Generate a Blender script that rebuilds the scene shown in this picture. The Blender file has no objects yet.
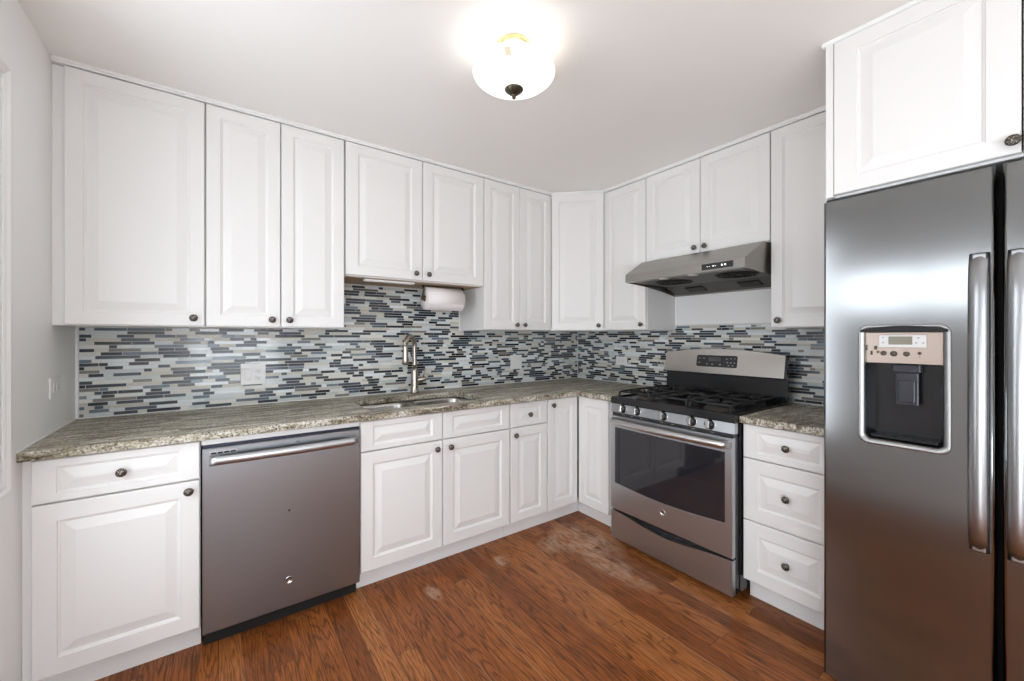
import bpy, bmesh, math, random
from mathutils import Matrix, Vector
random.seed(7)
SC = bpy.context.scene
COL = SC.collection
PI = math.pi

# ------------------------------------------------------------------ camera, world, light, exposure
cam_d = bpy.data.cameras.new('camera')
cam_d.sensor_fit = 'HORIZONTAL'
cam_d.sensor_width = 36.0
cam_d.lens = 404.7 / 1024 * 36.0
cam_d.shift_y = -(340.5 - 336.57) / 1024
cam_d.clip_start = 0.02
cam = bpy.data.objects.new('camera', cam_d)
cam.location = (-2.7301, -2.7267, 1.2886)
cam.rotation_euler = (PI / 2, 0, -0.6247)
COL.objects.link(cam)
SC.camera = cam

world = bpy.data.worlds.new('daylight_sky')
SC.world = world
world.use_nodes = True
bg = world.node_tree.nodes['Background']
bg.inputs['Color'].default_value = (0.86, 0.925, 1.0, 1)
bg.inputs['Strength'].default_value = 7.0

SC.view_settings.view_transform = 'Standard'
SC.view_settings.look = 'None'
SC.view_settings.gamma = 1.0
SC.view_settings.use_curve_mapping = False
SC.view_settings.exposure = 0.16
SC.cycles.max_bounces = 10
SC.cycles.diffuse_bounces = 6
SC.cycles.glossy_bounces = 5
SC.cycles.sample_clamp_indirect = 6.0
LAMP_SHADE_EMIT = 0.98
LAMP_BULB_W = 0.8

# room limits
XL, YF, H = -3.2775, -4.4, 2.405
UNSEEN_WIN_FRONT = (-3.15, -2.00, 0.45, 1.75)     # x0, x1, z0, z1 : unseen window behind the camera, assumed and sized for its light
ADDED_WIN_REAR = (-4.35, -3.00, 0.05, 1.10)      # y0, y1, z0, z1 : unseen opening added in the left wall to light the drawers
ADDED_WIN_RIGHT = (-4.30, -3.20, 0.20, 2.10)     # unseen window added beyond the fridge to brighten ceiling and left wall
WIN_LEFT = (-2.60, -1.54, 1.46, 1.85)
ADDED_WIN_SIDE = (-1.52, -0.99, 0.45, 2.15)      # tall unseen window by the moulding, added to light the range wall      # y0, y1, z0, z1 : window in the left wall beside the camera


def portal(name, loc, rot, sx, sy):
    d = bpy.data.lights.new(name, 'AREA')
    d.shape = 'RECTANGLE'
    d.size, d.size_y = sx, sy
    d.cycles.is_portal = True
    o = bpy.data.objects.new(name, d)
    o.location, o.rotation_euler = loc, rot
    COL.objects.link(o)


portal('unseen_portal_front', ((UNSEEN_WIN_FRONT[0] + UNSEEN_WIN_FRONT[1]) / 2, YF - 0.06, (UNSEEN_WIN_FRONT[2] + UNSEEN_WIN_FRONT[3]) / 2),
       (PI / 2, 0, 0), UNSEEN_WIN_FRONT[1] - UNSEEN_WIN_FRONT[0], UNSEEN_WIN_FRONT[3] - UNSEEN_WIN_FRONT[2])
portal('added_portal_rear', (XL - 0.06, (ADDED_WIN_REAR[0] + ADDED_WIN_REAR[1]) / 2, (ADDED_WIN_REAR[2] + ADDED_WIN_REAR[3]) / 2),
       (PI / 2, 0, -PI / 2), ADDED_WIN_REAR[1] - ADDED_WIN_REAR[0], ADDED_WIN_REAR[3] - ADDED_WIN_REAR[2])
portal('added_portal_right', (0.06, (ADDED_WIN_RIGHT[0] + ADDED_WIN_RIGHT[1]) / 2, (ADDED_WIN_RIGHT[2] + ADDED_WIN_RIGHT[3]) / 2),
       (PI / 2, 0, PI / 2), ADDED_WIN_RIGHT[1] - ADDED_WIN_RIGHT[0], ADDED_WIN_RIGHT[3] - ADDED_WIN_RIGHT[2])
portal('added_portal_tall', (XL - 0.06, (ADDED_WIN_SIDE[0] + ADDED_WIN_SIDE[1]) / 2, (ADDED_WIN_SIDE[2] + ADDED_WIN_SIDE[3]) / 2),
       (PI / 2, 0, -PI / 2), ADDED_WIN_SIDE[1] - ADDED_WIN_SIDE[0], ADDED_WIN_SIDE[3] - ADDED_WIN_SIDE[2])
portal('daylight_portal_side', (XL - 0.06, (WIN_LEFT[0] + WIN_LEFT[1]) / 2, (WIN_LEFT[2] + WIN_LEFT[3]) / 2),
       (PI / 2, 0, -PI / 2), WIN_LEFT[1] - WIN_LEFT[0], WIN_LEFT[3] - WIN_LEFT[2])


# ------------------------------------------------------------------ materials
def new_mat(name):
    m = bpy.data.materials.new(name)
    m.use_nodes = True
    nt = m.node_tree
    return m, nt, nt.nodes['Principled BSDF']


def simple(name, col, rough=0.5, metal=0.0, emit=None, estr=0.0, coat=0.0, bump=None, spec=None):
    m, nt, b = new_mat(name)
    b.inputs['Base Color'].default_value = (*col, 1)
    b.inputs['Roughness'].default_value = rough
    b.inputs['Metallic'].default_value = metal
    if spec is not None:
        b.inputs['Specular IOR Level'].default_value = spec
    if coat:
        b.inputs['Coat Weight'].default_value = coat
        b.inputs['Coat Roughness'].default_value = 0.1
    if emit:
        b.inputs['Emission Color'].default_value = (*emit, 1)
        b.inputs['Emission Strength'].default_value = estr
    if bump:
        tc = nt.nodes.new('ShaderNodeTexCoord')
        n = nt.nodes.new('ShaderNodeTexNoise')
        n.inputs['Scale'].default_value = bump[0]
        n.inputs['Detail'].default_value = 3
        bp = nt.nodes.new('ShaderNodeBump')
        bp.inputs['Strength'].default_value = bump[1]
        bp.inputs['Distance'].default_value = 0.002
        nt.links.new(tc.outputs['Object'], n.inputs['Vector'])
        nt.links.new(n.outputs['Fac'], bp.inputs['Height'])
        nt.links.new(bp.outputs['Normal'], b.inputs['Normal'])
    return m


def ramp(nt, stops, interp='LINEAR'):
    r = nt.nodes.new('ShaderNodeValToRGB')
    r.color_ramp.interpolation = interp
    e = r.color_ramp.elements
    while len(e) < len(stops):
        e.new(0.5)
    for el, (p, c) in zip(e, stops):
        el.position = p
        el.color = (*c, 1) if len(c) == 3 else c
    return r


def math_node(nt, op, a=None, b=None):
    n = nt.nodes.new('ShaderNodeMath')
    n.operation = op
    for i, v in enumerate((a, b)):
        if v is None:
            continue
        if isinstance(v, (int, float)):
            n.inputs[i].default_value = v
        else:
            nt.links.new(v, n.inputs[i])
    return n.outputs[0]


def mixrgb(nt, fac, a, b, mode='MIX'):
    n = nt.nodes.new('ShaderNodeMix')
    n.data_type = 'RGBA'
    n.blend_type = mode
    for sock, v in ((n.inputs[0], fac), (n.inputs[6], a), (n.inputs[7], b)):
        if isinstance(v, (int, float)):
            sock.default_value = v
        elif isinstance(v, tuple):
            sock.default_value = (*v, 1) if len(v) == 3 else v
        else:
            nt.links.new(v, sock)
    return n.outputs[2]


def noise(nt, vec, scale, detail=3, rough=0.5, dist=0.0):
    n = nt.nodes.new('ShaderNodeTexNoise')
    n.inputs['Scale'].default_value = scale
    n.inputs['Detail'].default_value = detail
    n.inputs['Roughness'].default_value = rough
    n.inputs['Distortion'].default_value = dist
    nt.links.new(vec, n.inputs['Vector'])
    return n.outputs['Fac']


def mapping(nt, vec, scale=(1, 1, 1), loc=(0, 0, 0), rot=(0, 0, 0)):
    n = nt.nodes.new('ShaderNodeMapping')
    n.inputs['Scale'].default_value = scale
    n.inputs['Location'].default_value = loc
    n.inputs['Rotation'].default_value = rot
    nt.links.new(vec, n.inputs['Vector'])
    return n.outputs[0]


def coords(nt):
    return nt.nodes.new('ShaderNodeNewGeometry').outputs['Position']


def steel(name, col, rough, aniso=0.0, scratch=0.06):
    m, nt, b = new_mat(name)
    b.inputs['Metallic'].default_value = 1.0
    b.inputs['Base Color'].default_value = (*col, 1)
    b.inputs['Anisotropic'].default_value = aniso
    if aniso:
        t = nt.nodes.new('ShaderNodeTangent')
        t.direction_type = 'RADIAL'
        t.axis = 'Z'
        nt.links.new(t.outputs[0], b.inputs['Tangent'])
    p = coords(nt)
    n = noise(nt, mapping(nt, p, (6, 6, 900)), 1.0, 2)
    r = math_node(nt, 'ADD', math_node(nt, 'MULTIPLY', n, scratch), rough - scratch / 2)
    nt.links.new(r, b.inputs['Roughness'])
    return m


def wood_floor():
    m, nt, b = new_mat('oak_strip_floor')
    p = coords(nt)
    sep = nt.nodes.new('ShaderNodeSeparateXYZ')
    nt.links.new(p, sep.inputs[0])
    x, y = sep.outputs[0], sep.outputs[1]
    W, L = 0.083, 1.15
    xr = math_node(nt, 'DIVIDE', math_node(nt, 'ADD', x, 20.0), W)
    row = math_node(nt, 'FLOOR', xr)
    wn = nt.nodes.new('ShaderNodeTexWhiteNoise')
    wn.noise_dimensions = '1D'
    nt.links.new(row, wn.inputs['W'])
    yo = math_node(nt, 'DIVIDE', math_node(nt, 'ADD', y, math_node(nt, 'MULTIPLY', wn.outputs['Value'], 7.0)), L)
    cell = math_node(nt, 'FLOOR', yo)
    comb = nt.nodes.new('ShaderNodeCombineXYZ')
    nt.links.new(row, comb.inputs[0])
    nt.links.new(cell, comb.inputs[1])
    wn2 = nt.nodes.new('ShaderNodeTexWhiteNoise')
    wn2.noise_dimensions = '2D'
    nt.links.new(comb.outputs[0], wn2.inputs['Vector'])
    rnd = wn2.outputs['Value']
    # grain coordinates, shifted per board
    gc = nt.nodes.new('ShaderNodeCombineXYZ')
    nt.links.new(x, gc.inputs[0])
    nt.links.new(y, gc.inputs[1])
    nt.links.new(math_node(nt, 'MULTIPLY', rnd, 40.0), gc.inputs[2])
    g = gc.outputs[0]
    # cathedral rings : contour lines of a stretched noise
    n1 = noise(nt, mapping(nt, g, (8.5, 0.75, 1)), 1.0, 2, 0.45, 0.25)
    fine0 = noise(nt, mapping(nt, g, (40, 6, 1)), 1.0, 3, 0.6)
    ph = math_node(nt, 'ADD', math_node(nt, 'MULTIPLY', n1, 150.0), math_node(nt, 'MULTIPLY', fine0, 6.0))
    ring = math_node(nt, 'ADD', math_node(nt, 'MULTIPLY', math_node(nt, 'SINE', ph), 0.5), 0.5)
    ring = math_node(nt, 'POWER', ring, 5.0)
    fine = noise(nt, mapping(nt, g, (300, 11, 1)), 1.0, 3, 0.7)
    base = ramp(nt, [(0.0, (0.20, 0.059, 0.014)), (0.35, (0.27, 0.083, 0.020)), (0.7, (0.33, 0.107, 0.027)), (1.0, (0.40, 0.147, 0.044))])
    nt.links.new(rnd, base.inputs[0])
    c = mixrgb(nt, math_node(nt, 'MULTIPLY', ring, 0.60), base.outputs[0], (0.045, 0.012, 0.004))
    pore = ramp(nt, [(0.36, (0.20, 0.17, 0.15)), (0.49, (0.95, 0.95, 0.95)), (0.66, (1.38, 1.40, 1.42))])
    nt.links.new(fine, pore.inputs[0])
    c = mixrgb(nt, 0.75, c, pore.outputs[0], 'MULTIPLY')
    # worn, dull patches where the finish is rubbed off
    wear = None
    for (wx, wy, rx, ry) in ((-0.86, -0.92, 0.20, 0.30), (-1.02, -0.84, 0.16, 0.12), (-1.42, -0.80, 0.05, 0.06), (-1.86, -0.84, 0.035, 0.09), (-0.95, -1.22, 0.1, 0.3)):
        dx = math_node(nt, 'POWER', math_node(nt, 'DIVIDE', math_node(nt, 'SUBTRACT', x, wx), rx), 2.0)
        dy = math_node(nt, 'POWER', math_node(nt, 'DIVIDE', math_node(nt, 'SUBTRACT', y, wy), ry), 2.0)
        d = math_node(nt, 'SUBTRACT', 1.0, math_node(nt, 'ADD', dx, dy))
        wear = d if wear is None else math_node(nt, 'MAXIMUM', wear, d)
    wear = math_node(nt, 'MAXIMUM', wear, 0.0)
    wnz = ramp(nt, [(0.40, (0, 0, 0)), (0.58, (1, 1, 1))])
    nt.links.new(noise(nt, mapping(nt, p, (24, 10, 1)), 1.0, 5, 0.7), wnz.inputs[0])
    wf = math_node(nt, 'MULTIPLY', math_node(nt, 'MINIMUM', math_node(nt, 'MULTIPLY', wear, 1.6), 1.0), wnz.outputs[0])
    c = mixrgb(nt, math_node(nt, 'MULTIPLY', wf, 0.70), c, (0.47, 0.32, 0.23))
    # joints between boards
    fx = math_node(nt, 'FRACT', xr)
    ex = math_node(nt, 'MINIMUM', fx, math_node(nt, 'SUBTRACT', 1.0, fx))
    fy = math_node(nt, 'FRACT', yo)
    ey = math_node(nt, 'MULTIPLY', math_node(nt, 'MINIMUM', fy, math_node(nt, 'SUBTRACT', 1.0, fy)), L / W)
    e = math_node(nt, 'MINIMUM', ex, ey)
    jr = ramp(nt, [(0.008, (1, 1, 1)), (0.026, (0, 0, 0))])
    nt.links.new(e, jr.inputs[0])
    # some joints collect pale dust, some stay dark
    jn = ramp(nt, [(0.52, (0.035, 0.014, 0.007)), (0.60, (0.38, 0.24, 0.15))])
    nt.links.new(noise(nt, mapping(nt, p, (12.04, 0.9, 1)), 1.0, 1), jn.inputs[0])
    c = mixrgb(nt, math_node(nt, 'MULTIPLY', jr.outputs[0], 0.7), c, jn.outputs[0])
    nt.links.new(c, b.inputs['Base Color'])
    nt.links.new(math_node(nt, 'ADD', math_node(nt, 'MULTIPLY', wf, 0.3), math_node(nt, 'ADD', math_node(nt, 'MULTIPLY', fine, 0.16), 0.27)), b.inputs['Roughness'])
    bp = nt.nodes.new('ShaderNodeBump')
    bp.inputs['Strength'].default_value = 0.25
    bp.inputs['Distance'].default_value = 0.001
    hgt = math_node(nt, 'SUBTRACT', math_node(nt, 'MULTIPLY', ring, -0.4), jr.outputs[0])
    nt.links.new(hgt, bp.inputs['Height'])
    nt.links.new(bp.outputs[0], b.inputs['Normal'])
    b.inputs['Specular IOR Level'].default_value = 0.25
    return m


def granite():
    m, nt, b = new_mat('speckled_granite')
    p = coords(nt)
    big = noise(nt, mapping(nt, p, (5, 26, 16), rot=(0, 0, 0.12)), 1.0, 5, 0.68, 1.0)
    r1 = ramp(nt, [(0.36, (0.10, 0.082, 0.055)), (0.45, (0.28, 0.245, 0.175)), (0.53, (0.46, 0.43, 0.345)), (0.64, (0.66, 0.64, 0.57))])
    nt.links.new(big, r1.inputs[0])
    med = noise(nt, p, 110, 4, 0.7)
    r2 = ramp(nt, [(0.36, (0.22, 0.20, 0.17)), (0.48, (0.92, 0.92, 0.92)), (0.64, (1.45, 1.45, 1.45))])
    nt.links.new(med, r2.inputs[0])
    c = mixrgb(nt, 0.9, r1.outputs[0], r2.outputs[0], 'MULTIPLY')
    v = nt.nodes.new('ShaderNodeTexVoronoi')
    v.inputs['Scale'].default_value = 85
    nt.links.new(p, v.inputs['Vector'])
    sp = ramp(nt, [(0.22, (1, 1, 1)), (0.34, (0, 0, 0))])
    nt.links.new(v.outputs['Distance'], sp.inputs[0])
    clus = ramp(nt, [(0.50, (0, 0, 0)), (0.56, (1, 1, 1))])
    nt.links.new(noise(nt, p, 30, 3), clus.inputs[0])
    spk = math_node(nt, 'MULTIPLY', sp.outputs[0], clus.outputs[0])
    c = mixrgb(nt, spk, c, (0.022, 0.016, 0.013))
    v2 = nt.nodes.new('ShaderNodeTexVoronoi')
    v2.inputs['Scale'].default_value = 65
    nt.links.new(mapping(nt, p, loc=(3, 5, 1)), v2.inputs['Vector'])
    lt = ramp(nt, [(0.15, (1, 1, 1)), (0.30, (0, 0, 0))])
    nt.links.new(v2.outputs['Distance'], lt.inputs[0])
    c = mixrgb(nt, math_node(nt, 'MULTIPLY', lt.outputs[0], 0.55), c, (0.74, 0.715, 0.65))
    nt.links.new(c, b.inputs['Base Color'])
    b.inputs['Roughness'].default_value = 0.38
    b.inputs['Specular IOR Level'].default_value = 0.2
    return m


def tile_mat(name, stops, rough, scale=60.0, stretch=(1, 1, 1)):
    m, nt, b = new_mat(name)
    oi = nt.nodes.new('ShaderNodeNewGeometry')
    n = noise(nt, mapping(nt, oi.outputs['Position'], stretch), scale, 3, 0.6)
    f = math_node(nt, 'ADD', math_node(nt, 'MULTIPLY', oi.outputs['Random Per Island'], 0.7), math_node(nt, 'MULTIPLY', n, 0.3))
    r = ramp(nt, stops)
    nt.links.new(f, r.inputs[0])
    nt.links.new(r.outputs[0], b.inputs['Base Color'])
    b.inputs['Roughness'].default_value = rough
    return m


def knob_mat():
    m, nt, b = new_mat('antique_pewter')
    tc = nt.nodes.new('ShaderNodeTexCoord')
    v = nt.nodes.new('ShaderNodeTexVoronoi')
    v.inputs['Scale'].default_value = 190
    nt.links.new(tc.outputs['Object'], v.inputs['Vector'])
    r = ramp(nt, [(0.12, (0.52, 0.47, 0.39)), (0.42, (0.085, 0.075, 0.066))])
    nt.links.new(v.outputs['Distance'], r.inputs[0])
    nt.links.new(r.outputs[0], b.inputs['Base Color'])
    b.inputs['Metallic'].default_value = 0.85
    b.inputs['Roughness'].default_value = 0.36
    bp = nt.nodes.new('ShaderNodeBump')
    bp.inputs['Strength'].default_value = 0.6
    bp.inputs['Distance'].default_value = 0.002
    bp.invert = True
    nt.links.new(v.outputs['Distance'], bp.inputs['Height'])
    nt.links.new(bp.outputs[0], b.inputs['Normal'])
    return m


M = {}
M['cab'] = simple('white_cabinet_paint', (0.81, 0.80, 0.782), 0.36, bump=(40, 0.02))
M['cab_in'] = simple('cabinet_interior', (0.42, 0.38, 0.32), 0.6)
M['wall'] = simple('white_wall_paint', (0.89, 0.885, 0.87), 0.55, bump=(90, 0.06))
M['ceiling'] = simple('ceiling_paint', (0.90, 0.885, 0.855), 0.8, bump=(120, 0.10))
M['trim'] = simple('white_trim_paint', (0.86, 0.855, 0.84), 0.4)
M['floor'] = wood_floor()
M['granite'] = granite()
M['knob'] = knob_mat()
M['steel'] = steel('brushed_stainless_steel', (0.56, 0.55, 0.54), 0.30, 0.55)
M['steel_dark'] = steel('slate_toned_stainless_steel', (0.325, 0.345, 0.365), 0.31, 0.25)
M['steel_fridge'] = steel('fridge_stainless_steel', (0.235, 0.238, 0.238), 0.17, 0.2)
M['steel_bright'] = steel('polished_steel_trim', (0.70, 0.69, 0.68), 0.20)
M['steel_range'] = steel('range_stainless_steel', (0.49, 0.505, 0.52), 0.34, 0.1)
M['steel_bezel'] = steel('satin_bezel_steel', (0.36, 0.36, 0.355), 0.34)
M['steel_panel'] = steel('backguard_stainless_steel', (0.47, 0.45, 0.425), 0.24, 0.3)
M['steel_hood'] = steel('hood_stainless_steel', (0.33, 0.315, 0.29), 0.34, 0.3)
M['steel_handle'] = steel('satin_handle_steel', (0.32, 0.325, 0.33), 0.30, 0.2)
M['nickel'] = steel('brushed_nickel', (0.50, 0.44, 0.385), 0.26)
M['brass'] = simple('aged_brass', (0.62, 0.47, 0.26), 0.28, 1.0)
M['bronze'] = simple('dark_bronze', (0.10, 0.085, 0.06), 0.35, 0.9)
M['iron'] = simple('black_cast_iron', (0.013, 0.013, 0.014), 0.45, bump=(200, 0.2))
M['blk'] = simple('black_enamel', (0.010, 0.010, 0.012), 0.18)
M['blk_matte'] = simple('black_plastic', (0.018, 0.018, 0.020), 0.45)
M['blk_void'] = simple('dark_recess', (0.006, 0.006, 0.006), 0.7)
M['oven_glass'] = simple('dark_oven_glass', (0.018, 0.018, 0.022), 0.05, spec=0.7)
M['hood_under'] = simple('hood_underside_metal', (0.105, 0.095, 0.083), 0.45, 0.7)
M['mesh'] = simple('dark_filter_mesh', (0.03, 0.026, 0.022), 0.5, 0.6)
M['lens'] = simple('frosted_lamp_lens', (0.80, 0.78, 0.72), 0.4)
M['plastic'] = simple('white_plastic', (0.82, 0.81, 0.80), 0.35)
M['slot'] = simple('outlet_slots', (0.03, 0.03, 0.03), 0.6)
M['paper'] = simple('paper_towel_sheet', (0.84, 0.80, 0.79), 0.9, bump=(260, 0.5))
M['card'] = simple('cardboard_core', (0.42, 0.30, 0.20), 0.8)
M['silver_plastic'] = simple('silver_plastic', (0.44, 0.36, 0.31), 0.36, 0.7)
M['silver_light'] = simple('light_silver_plastic', (0.60, 0.59, 0.58), 0.4, 0.2)
M['lcd'] = simple('lcd_window', (0.23, 0.22, 0.17), 0.2)
M['mark'] = simple('printed_marks', (0.45, 0.45, 0.45), 0.5)
M['mark_dark'] = simple('worn_dark_marks', (0.06, 0.045, 0.035), 0.5)
M['led'] = simple('lit_indicator', (0.9, 0.9, 0.9), 0.3, emit=(1, 1, 1), estr=1.5)
M['grout'] = simple('pale_grout', (0.66, 0.66, 0.63), 0.8)
M['t_dark'] = tile_mat('slate_tile', [(0.15, (0.012, 0.016, 0.022)), (0.5, (0.026, 0.034, 0.044)), (0.85, (0.065, 0.08, 0.10))], 0.22)
M['t_blue'] = tile_mat('blue_grey_glass_tile', [(0.15, (0.055, 0.075, 0.10)), (0.5, (0.105, 0.138, 0.175)), (0.85, (0.22, 0.265, 0.30))], 0.10)
M['t_marble'] = tile_mat('dark_marble_tile', [(0.25, (0.020, 0.017, 0.015)), (0.5, (0.070, 0.060, 0.052)), (0.62, (0.22, 0.205, 0.18))], 0.2, 160)
M['t_stone'] = tile_mat('cream_stone_tile', [(0.15, (0.53, 0.50, 0.42)), (0.5, (0.64, 0.62, 0.55)), (0.85, (0.76, 0.75, 0.70))], 0.3)
M['t_aqua'] = tile_mat('pale_aqua_glass_tile', [(0.15, (0.54, 0.585, 0.57)), (0.5, (0.66, 0.70, 0.70)), (0.85, (0.84, 0.875, 0.89))], 0.10)
M['toe'] = simple('toe_kick_paint', (0.84, 0.835, 0.825), 0.45)
M['wood_raw'] = simple('raw_wood_underside', (0.40, 0.29, 0.19), 0.6)
M['sink'] = steel('sink_steel', (0.50, 0.49, 0.47), 0.26)
M['glass_shade'] = simple('opal_glass_shade', (0.9, 0.9, 0.88), 0.25, emit=(1.0, 0.96, 0.90), estr=LAMP_SHADE_EMIT)
M['exterior'] = simple('deck_ground', (0.45, 0.44, 0.42), 0.8)


# ------------------------------------------------------------------ mesh helpers (world coordinates unless noted)
def box(bm, x0, x1, y0, y1, z0, z1, bev=0.0, seg=2, M4=None):
    x0, x1 = min(x0, x1), max(x0, x1)
    y0, y1 = min(y0, y1), max(y0, y1)
    z0, z1 = min(z0, z1), max(z0, z1)
    vs = [bm.verts.new((x, y, z)) for x in (x0, x1) for y in (y0, y1) for z in (z0, z1)]
    idx = [(0, 1, 3, 2), (4, 6, 7, 5), (0, 4, 5, 1), (2, 3, 7, 6), (0, 2, 6, 4), (1, 5, 7, 3)]
    fs = [bm.faces.new([vs[i] for i in f]) for f in idx]
    if bev > 0:
        es = list({e for f in fs for e in f.edges})
        bmesh.ops.bevel(bm, geom=es, offset=bev, segments=seg, profile=0.5, affect='EDGES')
    return vs


def prism(bm, pts, axis, a0, a1):
    """extrude a 2D polygon along an axis. axis 'x': pts=(y,z); 'y': pts=(x,z); 'z': pts=(x,y)"""
    def mk(p, a):
        return {'x': (a, p[0], p[1]), 'y': (p[0], a, p[1]), 'z': (p[0], p[1], a)}[axis]
    A = [bm.verts.new(mk(p, a0)) for p in pts]
    B = [bm.verts.new(mk(p, a1)) for p in pts]
    n = len(pts)
    bm.faces.new(A)
    bm.faces.new(B[::-1])
    for i in range(n):
        bm.faces.new([A[i], B[i], B[(i + 1) % n], A[(i + 1) % n]])


def lathe(bm, prof, centre, axis=(0, 0, 1), seg=24, smooth=True):
    """prof = [(radius, along)]"""
    ax = Vector(axis).normalized()
    q = Vector((0, 0, 1)).rotation_difference(ax).to_matrix()
    c = Vector(centre)
    rings = []
    for r, h in prof:
        if r < 1e-6:
            rings.append([bm.verts.new(c + q @ Vector((0, 0, h)))])
        else:
            rings.append([bm.verts.new(c + q @ Vector((r * math.cos(2 * PI * i / seg), r * math.sin(2 * PI * i / seg), h))) for i in range(seg)])
    for a, b in zip(rings, rings[1:]):
        for i in range(seg):
            j = (i + 1) % seg
            if len(a) == 1 and len(b) == 1:
                continue
            if len(a) == 1:
                f = bm.faces.new([a[0], b[i], b[j]])
            elif len(b) == 1:
                f = bm.faces.new([a[i], a[j], b[0]])
            else:
                f = bm.faces.new([a[i], a[j], b[j], b[i]])
            f.smooth = smooth
    if len(rings[0]) > 1:
        bm.faces.new(rings[0][::-1])
    if len(rings[-1]) > 1:
        bm.faces.new(rings[-1])


def tube(bm, pts, r, seg=12, flat=1.0, up=(0, 0, 1), radii=None):
    """round (or elliptical: 'flat' scales along 'up') bar swept along pts"""
    pts = [Vector(p) for p in pts]
    rings = []
    n = len(pts)
    for i, p in enumerate(pts):
        t = (pts[min(i + 1, n - 1)] - pts[max(i - 1, 0)]).normalized()
        u = Vector(up)
        if abs(t.dot(u)) > 0.98:
            u = Vector((1, 0, 0))
        s = t.cross(u).normalized()
        w = s.cross(t).normalized()
        rr = radii[i] if radii else r
        rings.append([bm.verts.new(p + s * (rr * math.cos(2 * PI * k / seg)) + w * (rr * flat * math.sin(2 * PI * k / seg))) for k in range(seg)])
    for a, b in zip(rings, rings[1:]):
        for k in range(seg):
            f = bm.faces.new([a[k], a[(k + 1) % seg], b[(k + 1) % seg], b[k]])
            f.smooth = True
    bm.faces.new(rings[0][::-1])
    bm.faces.new(rings[-1])


def rrect(x0, x1, y0, y1, r, seg=6):
    out = []
    for cx, cy, a in ((x1 - r, y1 - r, 0), (x0 + r, y1 - r, 90), (x0 + r, y0 + r, 180), (x1 - r, y0 + r, 270)):
        for k in range(seg + 1):
            t = math.radians(a + 90 * k / seg)
            out.append((cx + r * math.cos(t), cy + r * math.sin(t)))
    return out


def obj(name, bm, mat, parent=None, mats=None, smooth_angle=None):
    """link a bmesh given in WORLD coordinates as one mesh object (under parent if any)"""
    bmesh.ops.recalc_face_normals(bm, faces=bm.faces)
    me = bpy.data.meshes.new(name)
    if parent is not None:
        bm.transform(world_of(parent).inverted())
    else:
        ps = [v.co for v in bm.verts]
        o3 = Vector(((min(p.x for p in ps) + max(p.x for p in ps)) / 2, (min(p.y for p in ps) + max(p.y for p in ps)) / 2, min(p.z for p in ps)))
        bm.transform(Matrix.Translation(-o3))
    bm.to_mesh(me)
    bm.free()
    o = bpy.data.objects.new(name, me)
    for m in (mats or [mat]):
        me.materials.append(m)
    COL.objects.link(o)
    if parent is not None:
        o.parent = parent
        WM[o.name] = world_of(parent)
    else:
        o.location = o3
        WM[o.name] = Matrix.Translation(o3)
    if smooth_angle:
        me.polygons.foreach_set('use_smooth', [True] * len(me.polygons))
        me.set_sharp_from_angle(angle=math.radians(smooth_angle))
    return o


WM = {}


def world_of(o):
    return WM[o.name]


def tag(o, label, cat, group=None):
    o['label'] = label
    o['category'] = cat
    if group:
        o['group'] = group
    return o


def thing(name, label, cat, loc=(0, 0, 0), rz=0.0, group=None):
    o = bpy.data.objects.new(name, None)
    o.empty_display_size = 0.1
    o.location = loc
    o.rotation_euler = (0, 0, rz)
    COL.objects.link(o)
    WM[o.name] = Matrix.Translation(Vector(loc)) @ Matrix.Rotation(rz, 4, 'Z')
    return tag(o, label, cat, group)


def struct(name, bm, mat, mats=None):
    o = obj(name, bm, mat, None, mats)
    o['kind'] = 'structure'
    return o


def bm_new():
    return bmesh.new()


# ------------------------------------------------------------------ room shell
b = bm_new(); box(b, XL - 0.1, 0.1, YF - 0.1, 0.1, -0.06, 0.0); struct('floor', b, M['floor'])
b = bm_new(); box(b, XL - 0.1, 0.1, YF - 0.1, 0.1, H, H + 0.08); struct('ceiling', b, M['ceiling'])
b = bm_new(); box(b, XL - 0.1, 0.1, 0.0, 0.1, 0, H); struct('wall_back', b, M['wall'])
y0, y1, z0, z1 = ADDED_WIN_RIGHT
b = bm_new()
box(b, 0.0, 0.1, YF - 0.1, y0, 0, H)
box(b, 0.0, 0.1, y1, 0.0, 0, H)
box(b, 0.0, 0.1, y0, y1, 0, z0)
box(b, 0.0, 0.1, y0, y1, z1, H)
struct('wall_right', b, M['wall'])
b = bm_new()
q = YF - 0.1
for y0, y1, z0, z1 in (ADDED_WIN_REAR, WIN_LEFT, ADDED_WIN_SIDE):
    box(b, XL - 0.1, XL, q, y0, 0, H)
    box(b, XL - 0.1, XL, y0, y1, 0, z0)
    box(b, XL - 0.1, XL, y0, y1, z1, H)
    q = y1
box(b, XL - 0.1, XL, q, 0.0, 0, H)
struct('wall_left', b, M['wall'])
x0, x1, z0, z1 = UNSEEN_WIN_FRONT
b = bm_new()
box(b, XL, x0, YF - 0.1, YF, 0, H)
box(b, x1, 0.0, YF - 0.1, YF, 0, H)
box(b, x0, x1, YF - 0.1, YF, 0, z0)
box(b, x0, x1, YF - 0.1, YF, z1, H)
struct('wall_front', b, M['wall'])
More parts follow.
